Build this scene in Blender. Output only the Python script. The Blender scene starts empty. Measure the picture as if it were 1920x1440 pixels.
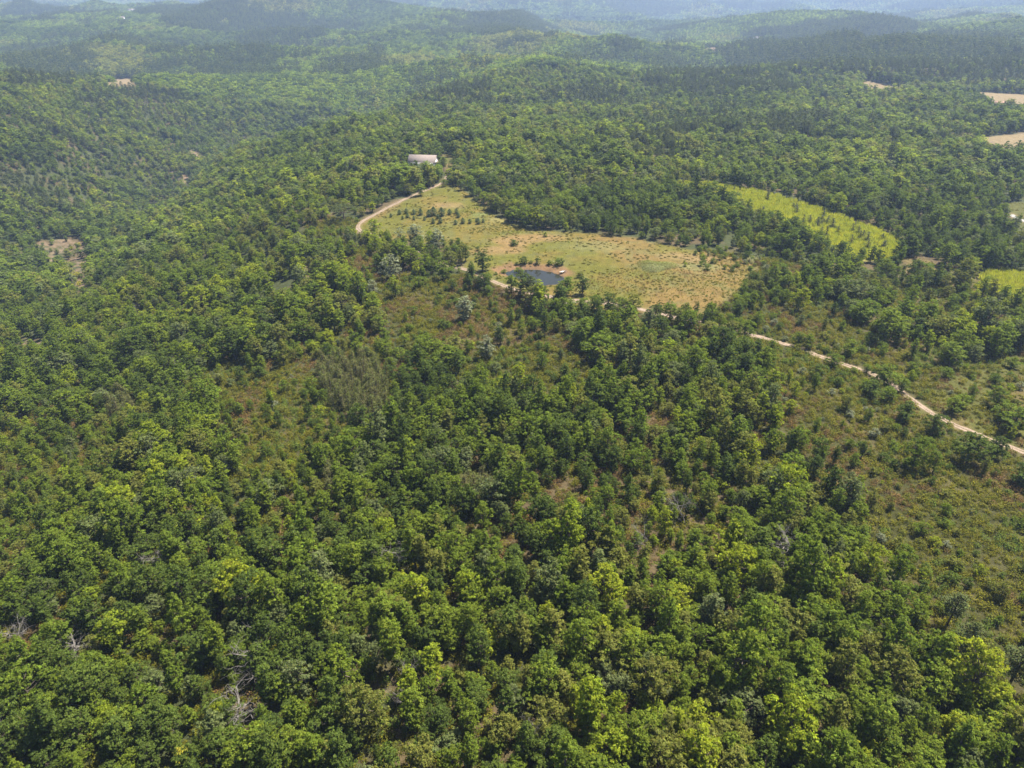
import bpy, math, random
import numpy as np
from mathutils import Vector

# ------------------------------------------------------------------ camera, sky, sun, exposure
PITCH = math.radians(29.7)
F = 1333.3                      # focal length in photograph pixels (1920 wide)
CAM_Z = 100.0
SUN_EL = math.radians(64)
SUN_AZ = math.radians(58)       # to the right of straight ahead (+Y)

sc = bpy.context.scene
col = sc.collection
cam_d = bpy.data.cameras.new("camera")
cam = bpy.data.objects.new("camera", cam_d); col.objects.link(cam)
cam.location = (0, 0, CAM_Z)
cam.rotation_euler = (math.pi/2 - PITCH, 0, 0)
cam_d.sensor_width = 36; cam_d.lens = 36*F/1920
cam_d.clip_start = 1; cam_d.clip_end = 40000
sc.camera = cam

w = bpy.data.worlds.new("World"); sc.world = w; w.use_nodes = True
nt = w.node_tree; nt.nodes.clear()
sky = nt.nodes.new('ShaderNodeTexSky'); sky.sky_type = 'NISHITA'; sky.sun_disc = False
sky.sun_elevation = SUN_EL; sky.sun_rotation = SUN_AZ
sky.air_density = 1.0; sky.dust_density = 1.5
bg = nt.nodes.new('ShaderNodeBackground'); bg.inputs['Strength'].default_value = 0.052
wo = nt.nodes.new('ShaderNodeOutputWorld')
nt.links.new(sky.outputs[0], bg.inputs[0]); nt.links.new(bg.outputs[0], wo.inputs[0])

sd = bpy.data.lights.new("sun", 'SUN'); sd.energy = 4.6; sd.angle = math.radians(0.5)
sd.color = (1.0, 0.95, 0.86)
so = bpy.data.objects.new("sun", sd); col.objects.link(so)
sv = Vector((math.sin(SUN_AZ)*math.cos(SUN_EL), math.cos(SUN_AZ)*math.cos(SUN_EL), math.sin(SUN_EL)))
so.rotation_euler = sv.to_track_quat('Z', 'Y').to_euler()
so.location = (0, 0, 300)

sc.view_settings.view_transform = 'Standard'; sc.view_settings.look = 'None'
sc.view_settings.exposure = 1.76; sc.view_settings.gamma = 1.0
sc.render.engine = 'CYCLES'
sc.cycles.max_bounces = 6; sc.cycles.diffuse_bounces = 3; sc.cycles.transmission_bounces = 3
sc.cycles.volume_bounces = 1

rng = np.random.default_rng(7)
random.seed(7)

# ------------------------------------------------------------------ noise
NT = np.random.default_rng(11).random((256, 256))
def vnoise(x, y):
    xi = np.floor(x).astype(int); yi = np.floor(y).astype(int)
    fx = x-xi; fy = y-yi
    fx = fx*fx*(3-2*fx); fy = fy*fy*(3-2*fy)
    a = NT[xi & 255, yi & 255]; b = NT[(xi+1) & 255, yi & 255]
    c = NT[xi & 255, (yi+1) & 255]; d = NT[(xi+1) & 255, (yi+1) & 255]
    return (a*(1-fx)+b*fx)*(1-fy)+(c*(1-fx)+d*fx)*fy
def fbm(x, y, o=4):
    s = 0; a = .5; t = 0
    for i in range(o):
        s = s+a*vnoise(x*2**i+17.3*i, y*2**i+5.1*i); t += a; a *= .5
    return s/t
def sstep(a, b, x):
    t = np.clip((x-a)/(b-a), 0, 1); return t*t*(3-2*t)

# ------------------------------------------------------------------ terrain height
def ray(px, py):
    u = (720-py)/F
    return (px-960)/F, math.cos(PITCH)+u*math.sin(PITCH), -math.sin(PITCH)+u*math.cos(PITCH)
ctrl = []
def cz(px, py, z):
    x, y, dz = ray(px, py); t = (z-CAM_Z)/dz; ctrl.append((x*t, y*t, z))
def ct(px, py, t, off=0):
    x, y, dz = ray(px, py); ctrl.append((x*t, y*t, CAM_Z+dz*t+off))
for a in [(0,1440,-8),(480,1440,-3),(960,1440,0),(1440,1440,0),(1920,1440,-2),
          (0,1000,-18),(400,1000,-8),(960,1000,0),(1500,1000,1),(1920,1000,0),
          (0,700,-36),(300,700,-20),(700,700,-6),(1100,700,-1),(1500,700,0),(1920,700,-2),
          (560,500,-9),(750,500,-3),(960,540,-1),(1200,480,0),(1400,540,0),(1900,560,-3),
          (300,500,-38),(60,520,-62),(140,470,-68),(0,440,-56),
          (0,330,-40),(100,250,-20),(795,310,1),(860,360,1),(600,380,-4),(450,400,-22),
          (800,278,2),(1400,300,-2),(1050,380,0),(1900,270,-2),(1900,420,-3),(1600,430,-2),(1250,390,-1)]:
    cz(*a)
for a in [(120,165,900),(350,160,980),(450,190,980),(430,292,640),(520,276,650),(640,246,710),(750,203,800),(300,400,590),(345,330,720),(370,290,790),(200,370,680),(430,270,880),(560,245,900),(650,225,960),(740,185,1000),
          (900,250,560),(900,215,690),(850,172,850),(1100,200,740),(1200,140,1000),
          (1500,220,640),(1880,182,720),(1650,155,830),(1300,150,1000),(1750,122,1050),
          (1500,45,1900),(1630,75,1500),(1820,60,1800),(1900,18,2900),
          (1300,110,1350),(1180,80,1900),(1200,30,3200),(1050,110,1350),(850,130,1250),
          (225,152,1150),(300,75,1750),(250,20,2300),(500,8,2100),(650,38,2000),(700,82,1700),
          (900,45,2100),(1000,15,3200),(0,30,2500),(0,100,1500),(100,130,1250),
          (300,-5,4500),(1200,-2,5500),(1700,-2,3600),(750,0,3800)]:
    ct(*a)
# ground the camera cannot see: dips behind ridges, the surroundings
ct(430,292,720,-20); ct(520,276,740,-20); ct(640,246,800,-18); ct(750,203,880,-14); ct(300,400,650,-14)
ct(850,130,1050,-6); ct(225,152,1020,-4); ct(120,150,1000,-14); ct(500,8,2800,-60); ct(250,20,2900,-50)
ct(1500,45,2400,-30); ct(900,45,2600,-35)
for a in [(-900,-600,-30),(0,-700,-10),(900,-600,-20),(-1500,600,-40),(1500,500,-20),(0,-4000,20),
          (-5000,0,30),(5000,0,30),(-4500,4500,70),(4500,4500,70),(0,8500,120),(-2500,7500,110),(2500,7500,110),
          (-7000,7000,120),(7000,7000,120),(-1500,6000,60),(2200,5600,60)]:
    ctrl.append(a)
C = np.array(ctrl, float); Cxy = C[:, :2]/1000
def U(r2):
    return np.where(r2 > 1e-12, .5*r2*np.log(np.maximum(r2, 1e-12)), 0)
n = len(C)
K = U(((Cxy[:, None]-Cxy[None])**2).sum(-1))+np.eye(n)*2e-3
Pm = np.hstack([np.ones((n, 1)), Cxy])
A = np.zeros((n+3, n+3)); A[:n, :n] = K; A[:n, n:] = Pm; A[n:, :n] = Pm.T
W = np.linalg.solve(A, np.concatenate([C[:, 2], np.zeros(3)]))
pond_poly = None
def Hbase(x, y):
    x = np.asarray(x, float); y = np.asarray(y, float); sh = x.shape
    x = x.ravel(); y = y.ravel(); out = np.empty(len(x))
    for i in range(0, len(x), 40000):
        X = np.stack([x[i:i+40000], y[i:i+40000]], 1)/1000
        d = ((X[:, None]-Cxy[None])**2).sum(-1)
        out[i:i+40000] = U(d)@W[:n]+W[n]+X@W[n+1:]
    r = np.hypot(x, y)
    a1 = sstep(600, 1700, r)
    rid = 1-np.abs(2*vnoise(x/420+3.3, y/420+8.1)-1)
    wx = x+90*(fbm(x/300+1, y/300+2, 2)-.5); wy = y+90*(fbm(x/300+21, y/300+12, 2)-.5)
    rid2 = 1-np.abs(2*vnoise(wx/210+13.3, wy/210+4.1)-1)
    a3 = sstep(700, 1300, r)
    out += a1*(70*(rid-.60)) + a3*26*(rid2-.6)
    a2 = sstep(2500, 6000, r)
    out += a2*105*(1-np.abs(2*vnoise(x/1300+7, y/1300+2)-1)-.5)
    out += 3.0*(fbm(x/55, y/55, 3)-.5)
    return out.reshape(sh)
def poly_sd(poly, x, y):
    """signed distance, + inside"""
    poly = np.asarray(poly); x = np.asarray(x, float); y = np.asarray(y, float)
    d = np.full(x.shape, 1e18); ins = np.zeros(x.shape, bool)
    m = len(poly)
    for i in range(m):
        ax, ay = poly[i]; bx, by = poly[(i+1) % m]
        ex, ey = bx-ax, by-ay
        t = np.clip(((x-ax)*ex+(y-ay)*ey)/(ex*ex+ey*ey+1e-9), 0, 1)
        d = np.minimum(d, (x-ax-t*ex)**2+(y-ay-t*ey)**2)
        if by != ay:
            c = ((ay > y) != (by > y)) & (x < (bx-ax)*(y-ay)/(by-ay)+ax)
            ins ^= c
    return np.where(ins, 1, -1)*np.sqrt(d)
def H(x, y):
    h = Hbase(x, y)
    if pond_poly is not None:
        x = np.asarray(x, float); y = np.asarray(y, float)
        near = np.hypot(x-pond_c[0], y-pond_c[1]) < 60
        if np.any(near):
            h = np.array(h)
            s = poly_sd(pond_poly, x, y)
            k = sstep(-5.5, -.3, s)
            flat = WATER_Z + 1.3 + (x-pond_c[0])*.0
            # level the surroundings, cut the basin
            lev = sstep(-22, -6, s)
            h = np.where(near, h*(1-lev)+flat*lev, h)
            h = np.where(near, h - k*1.2 - sstep(-.3, 3, s)*1.4, h)
    return h
def ground(px, py, off=0.0):
    x, y, dz = ray(px, py)
    t = 40*np.power(1.012, np.arange(0, 470))
    z = CAM_Z+dz*t; g = H(x*t, y*t)+off
    b = np.nonzero(z < g)[0]
    if len(b) == 0: tt = 9000.
    else:
        i = b[0]; lo = t[max(i-1, 0)]; hi = t[i]
        for _ in range(3):
            s = np.linspace(lo, hi, 12); q = np.nonzero(CAM_Z+dz*s < H(x*s, y*s)+off)[0]
            j = q[0] if len(q) else 11
            lo, hi = s[max(j-1, 0)], s[j]
        tt = hi
    return x*tt, y*tt
def project(x, y, z):
    dx, dy, dz = x, y, z-CAM_Z
    t = dy*math.cos(PITCH)-dz*math.sin(PITCH)
    u = dy*math.sin(PITCH)+dz*math.cos(PITCH)
    t = np.maximum(t, 1e-3)
    return 960+F*dx/t, 720-F*u/t, t
def gpoly(pts, off=0.0):
    return np.array([ground(a, b, off) for a, b in pts])

_pp = gpoly([(946,506),(962,501),(985,500),(1010,500),(1035,504),(1056,511),(1060,517),(1046,526),(1020,531),(990,528),(975,518),(950,512)])
pond_c = _pp.mean(0)
WATER_Z = float(Hbase(pond_c[0], pond_c[1]))-1.2
pond_poly = _pp

POLY = {}
POLY['meadow'] = [gpoly([(838,338),(862,352),(888,372),(925,402),(975,424),(1060,436),(1130,440),(1200,448),(1262,462),(1320,472),(1385,484),(1425,500),
                   (1400,530),(1372,560),(1330,590),(1230,590),(1140,585),(1090,578),(1040,570),(1000,560),(940,538),(900,520),(875,508),(868,480),
                   (850,462),(780,452),(720,452),(680,448),(668,418),(740,385),(826,345)])]
POLY['heath'] = [gpoly(p) for p in [
    [(640,450),(700,470),(720,520),(840,520),(880,515),(940,545),(1010,570),(1080,590),(1080,625),(905,645),(850,640),(905,640),(1010,620),(1130,640),(1150,720),(1040,760),(930,745),(860,700),(830,640),(760,645),(720,600),(690,560),(640,520)],
    [(365,705),(450,690),(560,690),(610,720),(640,790),(610,850),(560,885),(470,890),(430,800),(360,750)],
    [(1405,590),(1560,600),(1680,650),(1790,690),(1920,650),(1990,640),(2050,900),(2050,1250),(1930,1290),(1810,1260),(1740,1180),(1660,1060),(1600,960),(1570,880),(1510,850),(1450,800),(1445,700),(1400,650)],
    [(560,400),(680,412),(670,440),(580,440)],
    [(1300,470),(1420,480),(1480,490),(1540,500),(1500,520),(1420,530),(1330,500)],
]]
POLY['grass'] = [gpoly(p) for p in [
    [(1700,780),(1780,715),(1880,660),(1990,650),(2000,880),(1900,850),(1800,800)],
    [(1690,480),(1740,490),(1800,520),(1790,540),(1740,520),(1690,505)],
    [(1880,378),(1990,380),(1990,520),(1925,440),(1890,400)],
    [(1700,236),(1790,250),(1850,262),(1850,272),(1780,262)],
    [(824,288),(846,290),(852,318),(838,322)],
]]
POLY['yellow'] = [gpoly(p) for p in [
    [(1272,341),(1350,346),(1450,366),(1540,392),(1640,430),(1700,462),(1680,490),(1600,488),(1540,468),(1480,436),(1400,402),(1310,378),(1266,362)],
    [(1850,512),(1990,502),(1990,575),(1890,565),(1835,545)],
]]
POLY['dry'] = [gpoly(p) for p in [
    [(1822,172),(1990,180),(1990,206),(1860,206)],
    [(1615,150),(1695,164),(1685,182),(1620,172)],
    [(1560,150),(1580,152),(1578,158),(1560,156)],
    [(1822,262),(1990,238),(1990,302),(1866,298)],
    [(195,144),(262,150),(262,168),(200,168)],
]]
POLY['bare'] = [gpoly(p) for p in [
    [(68,450),(150,443),(168,465),(165,535),(140,540),(125,500),(90,494)],
    [(150,525),(175,540),(150,560),(135,545)],
    [(30,630),(90,640),(75,670),(35,665)],
    [(358,283),(384,292),(386,306),(364,303)],
    [(340,324),(358,328),(354,346),(340,345)],
    [(705,1200),(735,1210),(750,1400),(720,1440),(705,1300)],
    [(1370,82),(1420,72),(1418,80),(1370,90)],
    [(1605,76),(1665,78),(1655,86),(1610,84)],
    [(1300,90),(1370,92),(1370,96),(1300,96)],
    [(220,22),(265,22),(265,28),(215,30)],
]]
WOODS = [gpoly(p) for p in [
    [(975,556),(1130,570),(1300,604),(1425,655),(1445,705),(1150,700),(1060,650),(970,625)]]]
TRACKS = []
def trk(pts, wd): TRACKS.append((gpoly(pts), wd))
trk([(848,318),(838,332),(828,345),(800,356),(770,368),(735,385),(705,402),(680,413),(668,424),(672,434),(700,440),(730,448),(770,466),(800,482),(850,500),(880,506),(905,520),(935,532),(975,547),(1030,556),(1090,566),(1130,566),(1200,580),(1300,602),(1380,620),(1440,636),(1500,653),(1560,678),(1620,694),(1665,712),(1690,736),(1720,757),(1760,785),(1800,802),(1850,822),(1920,848),(2010,880)], 2.0)
trk([(1895,402),(1908,410),(1960,428)], 3.0)

def line_d(pts, x, y):
    d = np.full(x.shape, 1e18)
    for (ax, ay), (bx, by) in zip(pts[:-1], pts[1:]):
        ex, ey = bx-ax, by-ay
        t = np.clip(((x-ax)*ex+(y-ay)*ey)/(ex*ex+ey*ey+1e-9), 0, 1)
        d = np.minimum(d, (x-ax-t*ex)**2+(y-ay-t*ey)**2)
    return np.sqrt(d)
def mask(kind, x, y, soft=2.0, rag=3.0):
    m = np.zeros(x.shape)
    off = (fbm(x/9+3, y/9+9, 3)-.5)*2*rag
    for p in POLY[kind]:
        lo = p.min(0)-30; hi = p.max(0)+30
        q = (x > lo[0]) & (x < hi[0]) & (y > lo[1]) & (y < hi[1])
        if not q.any(): continue
        s = poly_sd(p, x[q], y[q])+off[q]
        m[q] = np.maximum(m[q], sstep(-soft, soft, s))
    return m

# ------------------------------------------------------------------ materials
def newmat(name):
    m = bpy.data.materials.new(name); m.use_nodes = True
    t = m.node_tree; t.nodes.clear()
    return m, t, t.nodes, t.links
def mixrgb(N, L, typ, fac, a, b):
    m = N.new('ShaderNodeMix'); m.data_type = 'RGBA'; m.blend_type = typ
    for s, v in ((m.inputs[0], fac), (m.inputs[6], a), (m.inputs[7], b)):
        if hasattr(v, 'is_linked') or hasattr(v, 'links'): L.new(v, s)
        elif isinstance(v, (int, float)): s.default_value = v
        else: s.default_value = (*v, 1)
    return m.outputs[2]
def leaf_mat(name, c1, c2, trans=.45, rough=.75):
    m, t, N, L = newmat(name)
    oi = N.new('ShaderNodeObjectInfo')
    nz = N.new('ShaderNodeTexWhiteNoise'); nz.noise_dimensions = '3D'
    L.new(oi.outputs['Location'], nz.inputs['Vector'])
    c = mixrgb(N, L, 'MIX', nz.outputs['Value'], c1, c2)
    at = N.new('ShaderNodeAttribute'); at.attribute_name = 'Col'
    c = mixrgb(N, L, 'MULTIPLY', 1.0, c, at.outputs['Color'])
    p = N.new('ShaderNodeBsdfPrincipled'); p.inputs['Roughness'].default_value = rough
    p.inputs['Specular IOR Level'].default_value = .10
    L.new(c, p.inputs['Base Color'])
    tr = N.new('ShaderNodeBsdfTranslucent')
    c2_ = mixrgb(N, L, 'MULTIPLY', 1.0, c, (1.14, 1.22, .45))
    L.new(c2_, tr.inputs['Color'])
    mx = N.new('ShaderNodeMixShader'); mx.inputs[0].default_value = trans
    L.new(p.outputs[0], mx.inputs[1]); L.new(tr.outputs[0], mx.inputs[2])
    o = N.new('ShaderNodeOutputMaterial'); L.new(mx.outputs[0], o.inputs[0])
    return m
def plain_mat(name, c, c2=None, scale=2.0, rough=.9, spec=.2):
    m, t, N, L = newmat(name)
    p = N.new('ShaderNodeBsdfPrincipled'); p.inputs['Roughness'].default_value = rough
    p.inputs['Specular IOR Level'].default_value = spec
    tc = N.new('ShaderNodeTexCoord'); nz = N.new('ShaderNodeTexNoise'); nz.inputs['Scale'].default_value = scale
    nz.inputs['Detail'].default_value = 5
    L.new(tc.outputs['Object'], nz.inputs['Vector'])
    r = N.new('ShaderNodeMapRange'); r.inputs[1].default_value = .3; r.inputs[2].default_value = .7
    L.new(nz.outputs['Fac'], r.inputs[0])
    L.new(mixrgb(N, L, 'MIX', r.outputs[0], c, c2 or tuple(k*.75 for k in c)), p.inputs['Base Color'])
    o = N.new('ShaderNodeOutputMaterial'); L.new(p.outputs[0], o.inputs[0])
    return m
M = {}
TINTS = ['mid', 'olive', 'dark', 'bright', 'sage']
M['leaf_mid'] = leaf_mat('oak_leaves_mid_green', (.142,.178,.018), (.112,.155,.017))
M['leaf_olive'] = leaf_mat('oak_leaves_olive', (.165,.170,.032), (.140,.150,.030))
M['leaf_dark'] = leaf_mat('oak_leaves_dark_green', (.066,.094,.016), (.088,.120,.018), .40)
M['leaf_bright'] = leaf_mat('oak_leaves_yellow_green', (.230,.255,.018), (.190,.235,.018), .48)
M['leaf_sage'] = leaf_mat('oak_leaves_sage', (.120,.145,.045), (.125,.145,.055), .4)
M['leaf_willow'] = leaf_mat('willow_leaves_grey_green', (.165,.18,.10), (.20,.21,.13), .35)
M['leaf_pine'] = leaf_mat('pine_needles', (.062,.078,.022), (.074,.088,.026), .25)
M['leaf_ypine'] = leaf_mat('young_pine_needles', (.105,.120,.028), (.105,.100,.034), .3)
M['leaf_juniper'] = leaf_mat('juniper_needles', (.045,.075,.028), (.060,.085,.030), .2)
M['leaf_heath'] = leaf_mat('heath_foliage', (.165,.150,.012), (.100,.105,.010), .42)
M['leaf_heathb'] = leaf_mat('heath_foliage_brown', (.160,.100,.036), (.12,.080,.028), .3)
M['leaf_fern'] = leaf_mat('fern_foliage', (.12,.155,.024), (.10,.135,.022), .45)
M['leaf_broom'] = leaf_mat('broom_flower_yellow', (.36,.32,.03), (.22,.22,.03), .4)
M['leaf_yellow'] = leaf_mat('tall_yellow_grass', (.46,.43,.06), (.31,.33,.055), .4)
M['leaf_grass'] = leaf_mat('dry_grass', (.125,.105,.035), (.10,.095,.028), .5)
M['leaf_silver'] = leaf_mat('silver_bramble', (.20,.205,.075), (.165,.175,.065), .3)
M['leaf_pampas'] = leaf_mat('pale_plumes', (.55,.50,.38), (.48,.44,.33), .3)
M['bark'] = plain_mat('oak_bark', (.13,.10,.075), (.08,.062,.048), 3)
M['bark_pine'] = plain_mat('pine_bark', (.15,.105,.075), (.085,.065,.05), 3)
M['bark_dead'] = plain_mat('bare_grey_wood', (.22,.20,.175), (.13,.115,.10), 3)
M['wall'] = plain_mat('white_render', (.78,.76,.72), (.66,.63,.58), .5)
M['roof_pale'] = plain_mat('pale_roof_tiles', (.21,.17,.148), (.155,.128,.11), 1.5)
M['roof_red'] = plain_mat('red_roof_tiles', (.30,.17,.13), (.22,.13,.10), 1.5)
M['glass'] = plain_mat('dark_glass', (.03,.035,.04), (.02,.02,.025), 1, .15, .5)
M['wood'] = plain_mat('weathered_wood', (.16,.11,.07), (.11,.08,.05), 4)
M['hull_white'] = plain_mat('white_hull', (.78,.77,.72), None, 3, .35, .5)
M['hull_yellow'] = plain_mat('yellow_hull', (.70,.42,.04), None, 3, .35, .5)
M['rock'] = plain_mat('pale_stone', (.50,.42,.34), (.36,.29,.23), 2)

# ground
m, t, N, L = newmat('ground_soil_and_grass')
at = N.new('ShaderNodeAttribute'); at.attribute_name = 'Col'
tc = N.new('ShaderNodeTexCoord')
c = at.outputs['Color']
for s, lo, hi in ((.35, .72, 1.25), (2.2, .70, 1.28)):
    nz = N.new('ShaderNodeTexNoise'); nz.inputs['Scale'].default_value = s; nz.inputs['Detail'].default_value = 6
    nz.inputs['Roughness'].default_value = .65
    L.new(tc.outputs['Object'], nz.inputs['Vector'])
    r = N.new('ShaderNodeMapRange'); r.inputs[1].default_value = .3; r.inputs[2].default_value = .7
    r.inputs[3].default_value = lo; r.inputs[4].default_value = hi
    L.new(nz.outputs['Fac'], r.inputs[0])
    cc = N.new('ShaderNodeCombineColor')
    for k in range(3): L.new(r.outputs[0], cc.inputs[k])
    c = mixrgb(N, L, 'MULTIPLY', 1.0, c, cc.outputs[0])
p = N.new('ShaderNodeBsdfPrincipled'); p.inputs['Roughness'].default_value = .95
p.inputs['Specular IOR Level'].default_value = .1
L.new(c, p.inputs['Base Color'])
bp = N.new('ShaderNodeBump'); bp.inputs['Strength'].default_value = .8; bp.inputs['Distance'].default_value = .35
L.new(nz.outputs['Fac'], bp.inputs['Height']); L.new(bp.outputs[0], p.inputs['Normal'])
o = N.new('ShaderNodeOutputMaterial'); L.new(p.outputs[0], o.inputs[0])
M['ground'] = m
# track: pale sandy wheel ruts
M['track'] = plain_mat('sandy_track', (.26,.19,.14), (.14,.105,.07), 2.5)
M['road'] = plain_mat('pale_road', (.24,.225,.21), (.19,.18,.165), .8)
m, t, N, L = newmat('pond_water')
p = N.new('ShaderNodeBsdfPrincipled'); p.inputs['Base Color'].default_value = (.018,.018,.012, 1)
p.inputs['Roughness'].default_value = .04; p.inputs['IOR'].default_value = 1.33
nz = N.new('ShaderNodeTexNoise'); nz.inputs['Scale'].default_value = 1.5
tc = N.new('ShaderNodeTexCoord'); L.new(tc.outputs['Object'], nz.inputs['Vector'])
bp = N.new('ShaderNodeBump'); bp.inputs['Strength'].default_value = .08; bp.inputs['Distance'].default_value = .02
L.new(nz.outputs['Fac'], bp.inputs['Height']); L.new(bp.outputs[0], p.inputs['Normal'])
o = N.new('ShaderNodeOutputMaterial'); L.new(p.outputs[0], o.inputs[0])
M['water'] = m

# ------------------------------------------------------------------ mesh helpers
def to_mesh(name, parts):
    """parts: list of (verts Nx3, faces MxK (all same K within a part), col Nx3 or None, material)"""
    mats = []; V = []; lt = []; lv = []; mi = []; cl = []; off = 0
    for v, f, c, mt in parts:
        if mt not in mats: mats.append(mt)
        f = np.asarray(f); v = np.asarray(v, float)
        V.append(v); lv.append((f+off).ravel()); lt.append(np.full(len(f), f.shape[1]))
        mi.append(np.full(len(f), mats.index(mt)))
        cl.append(np.ones((len(v), 3)) if c is None else c)
        off += len(v)
    V = np.concatenate(V); lv = np.concatenate(lv); lt = np.concatenate(lt); mi = np.concatenate(mi); cl = np.concatenate(cl)
    me = bpy.data.meshes.new(name)
    me.vertices.add(len(V)); me.vertices.foreach_set('co', V.ravel())
    me.loops.add(len(lv)); me.loops.foreach_set('vertex_index', lv.astype(np.int32))
    me.polygons.add(len(lt))
    me.polygons.foreach_set('loop_start', np.concatenate([[0], np.cumsum(lt)[:-1]]).astype(np.int32))
    me.polygons.foreach_set('loop_total', lt.astype(np.int32))
    me.polygons.foreach_set('material_index', mi.astype(np.int32))
    a = me.color_attributes.new('Col', 'FLOAT_COLOR', 'POINT')
    a.data.foreach_set('color', np.hstack([cl, np.ones((len(V), 1))]).ravel().astype(np.float32))
    for mt in mats: me.materials.append(M[mt])
    me.update(calc_edges=True); me.validate()
    return me
def unit(v): return v/np.maximum(np.linalg.norm(v, axis=-1, keepdims=True), 1e-9)
def cards(P, Nn, S, R, asp=.75, tint=None, jit=.18):
    """leaf cards: slightly folded quads at P facing Nn"""
    k = len(P)
    a = unit(np.cross(Nn, R.normal(size=(k, 3)))); b = np.cross(Nn, a)
    S = S[:, None]
    fold = Nn*S*.18
    v = np.stack([P-a*S*.5*asp-fold, P-b*S*.5+fold*.4, P+a*S*.5*asp-fold, P+b*S*.5+fold*.4], 1).reshape(-1, 3)
    f = np.arange(4*k).reshape(k, 4)
    t = (1+R.normal(size=(k, 1))*jit)*(1+R.normal(size=(k, 3))*.05)
    if tint is not None: t = t*tint
    c = np.repeat(np.clip(t, .35, 2), 4, 0)
    return v, f, c
def tube(pts, rad, sides=5):
    pts = np.asarray(pts, float); n_ = len(pts); V = []
    for i in range(n_):
        d = unit(pts[min(i+1, n_-1)]-pts[max(i-1, 0)])
        a = unit(np.cross(d, [.3, 1, .2])); b = np.cross(d, a)
        th = np.arange(sides)/sides*2*np.pi
        V.append(pts[i]+rad[i]*(np.cos(th)[:, None]*a+np.sin(th)[:, None]*b))
    V = np.concatenate(V); Fc = []
    for i in range(n_-1):
        for j in range(sides):
            k = (j+1) % sides
            Fc.append((i*sides+j, i*sides+k, (i+1)*sides+k, (i+1)*sides+j))
    return V, np.array(Fc)
def join(lst):
    V = []; Fc = []; Cc = []; off = 0
    for q in lst:
        V.append(q[0]); Fc.append(np.asarray(q[1])+off); off += len(q[0])
        Cc.append(q[2] if len(q) > 2 else np.ones((len(q[0]), 3)))
    return np.concatenate(V), np.concatenate(Fc), np.concatenate(Cc)

def lobes_in(R, W_, Ht, base, k, rad, top=.5):
    """clump centres in an uneven crown of width W_, from base to Ht"""
    out = []
    ph = R.random(3)*6.28; tries = 0
    while len(out) < k and tries < 6000:
        tries += 1
        z = R.random(); th = R.random()*6.28
        prof = math.sin(math.pi*min(1, (z*.86+.14))**(1.0+top*.4))**.62      # crown profile
        edge = 1+.22*math.sin(2*th+ph[0])+.15*math.sin(3*th+ph[1])+.12*math.sin(5*th+ph[2])
        r = W_*.5*prof*edge*R.random()**.42 - rad*.5
        if r < 0: continue
        p = np.array([r*math.cos(th), r*math.sin(th), base+(Ht-base)*z - rad*.3])
        if all(np.linalg.norm((p-q)*[1, 1, .8]) > rad*.72 for q in out): out.append(p)
    return np.array(out)
def oak(seed, W_=5.6, Ht=8.0, base=1.8, k=34, rad=.95, leaves=90, size=.30, limbs=True, flat=.8, rnd=.0):
    R = np.random.default_rng(seed)
    Ls = lobes_in(R, W_, Ht, base, k, rad)
    parts = []
    lt = 1+R.normal(size=(len(Ls), 1))*.12
    for i, q in enumerate(Ls):
        rr = rad*(.65+.7*R.random())
        m_ = int(leaves*(.7+.6*R.random()))
        nb = 9
        db = unit(R.normal(size=(nb, 3))); db[:, 2] = np.abs(db[:, 2])*1.0-.25*R.random(nb); db = unit(db)
        cb = db*rr*(.45+.6*R.random((nb, 1)))*[1, 1, flat]
        j = R.integers(0, nb, m_)
        e = unit(R.normal(size=(m_, 3))); e[:, 2] = np.abs(e[:, 2])*.8
        P_ = q+cb[j]+e*rr*.36*(R.random((m_, 1))**.5)*[1, 1, .7]
        cc_ = unit((P_-[0, 0, base+(Ht-base)*.35])/[W_*.5, W_*.5, (Ht-base)*.6])
        Nn = unit(cc_*rnd+db[j]*.5+e*.7+[0, 0, .4]+R.normal(size=(m_, 3))*.4)
        tb = 1+R.normal(size=(nb, 1))*.13
        parts.append(cards(P_, Nn, size*(.6+.8*R.random(m_)), R, tint=lt[i]*tb[j]))
    crown = join(parts)
    lean = R.normal(size=2)*.35
    fork = np.array([lean[0]*.6, lean[1]*.6, base+(Ht-base)*.25])
    top = np.array([lean[0], lean[1], base+(Ht-base)*.72])
    tr = [tube([[0, 0, -.5], [lean[0]*.3, lean[1]*.2, fork[2]*.5], fork, (fork+top)/2+R.normal(size=3)*.15, top], [.24, .19, .16, .11, .05], 6)]
    if limbs:
        for q in Ls[::3]:
            s = fork+(top-fork)*R.random()*.7
            mid = (s+q)/2+[0, 0, -.15]+R.normal(size=3)*.15
            tr.append(tube([s, mid, q], [.075, .05, .02], 4))
    return crown, join(tr)
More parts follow.
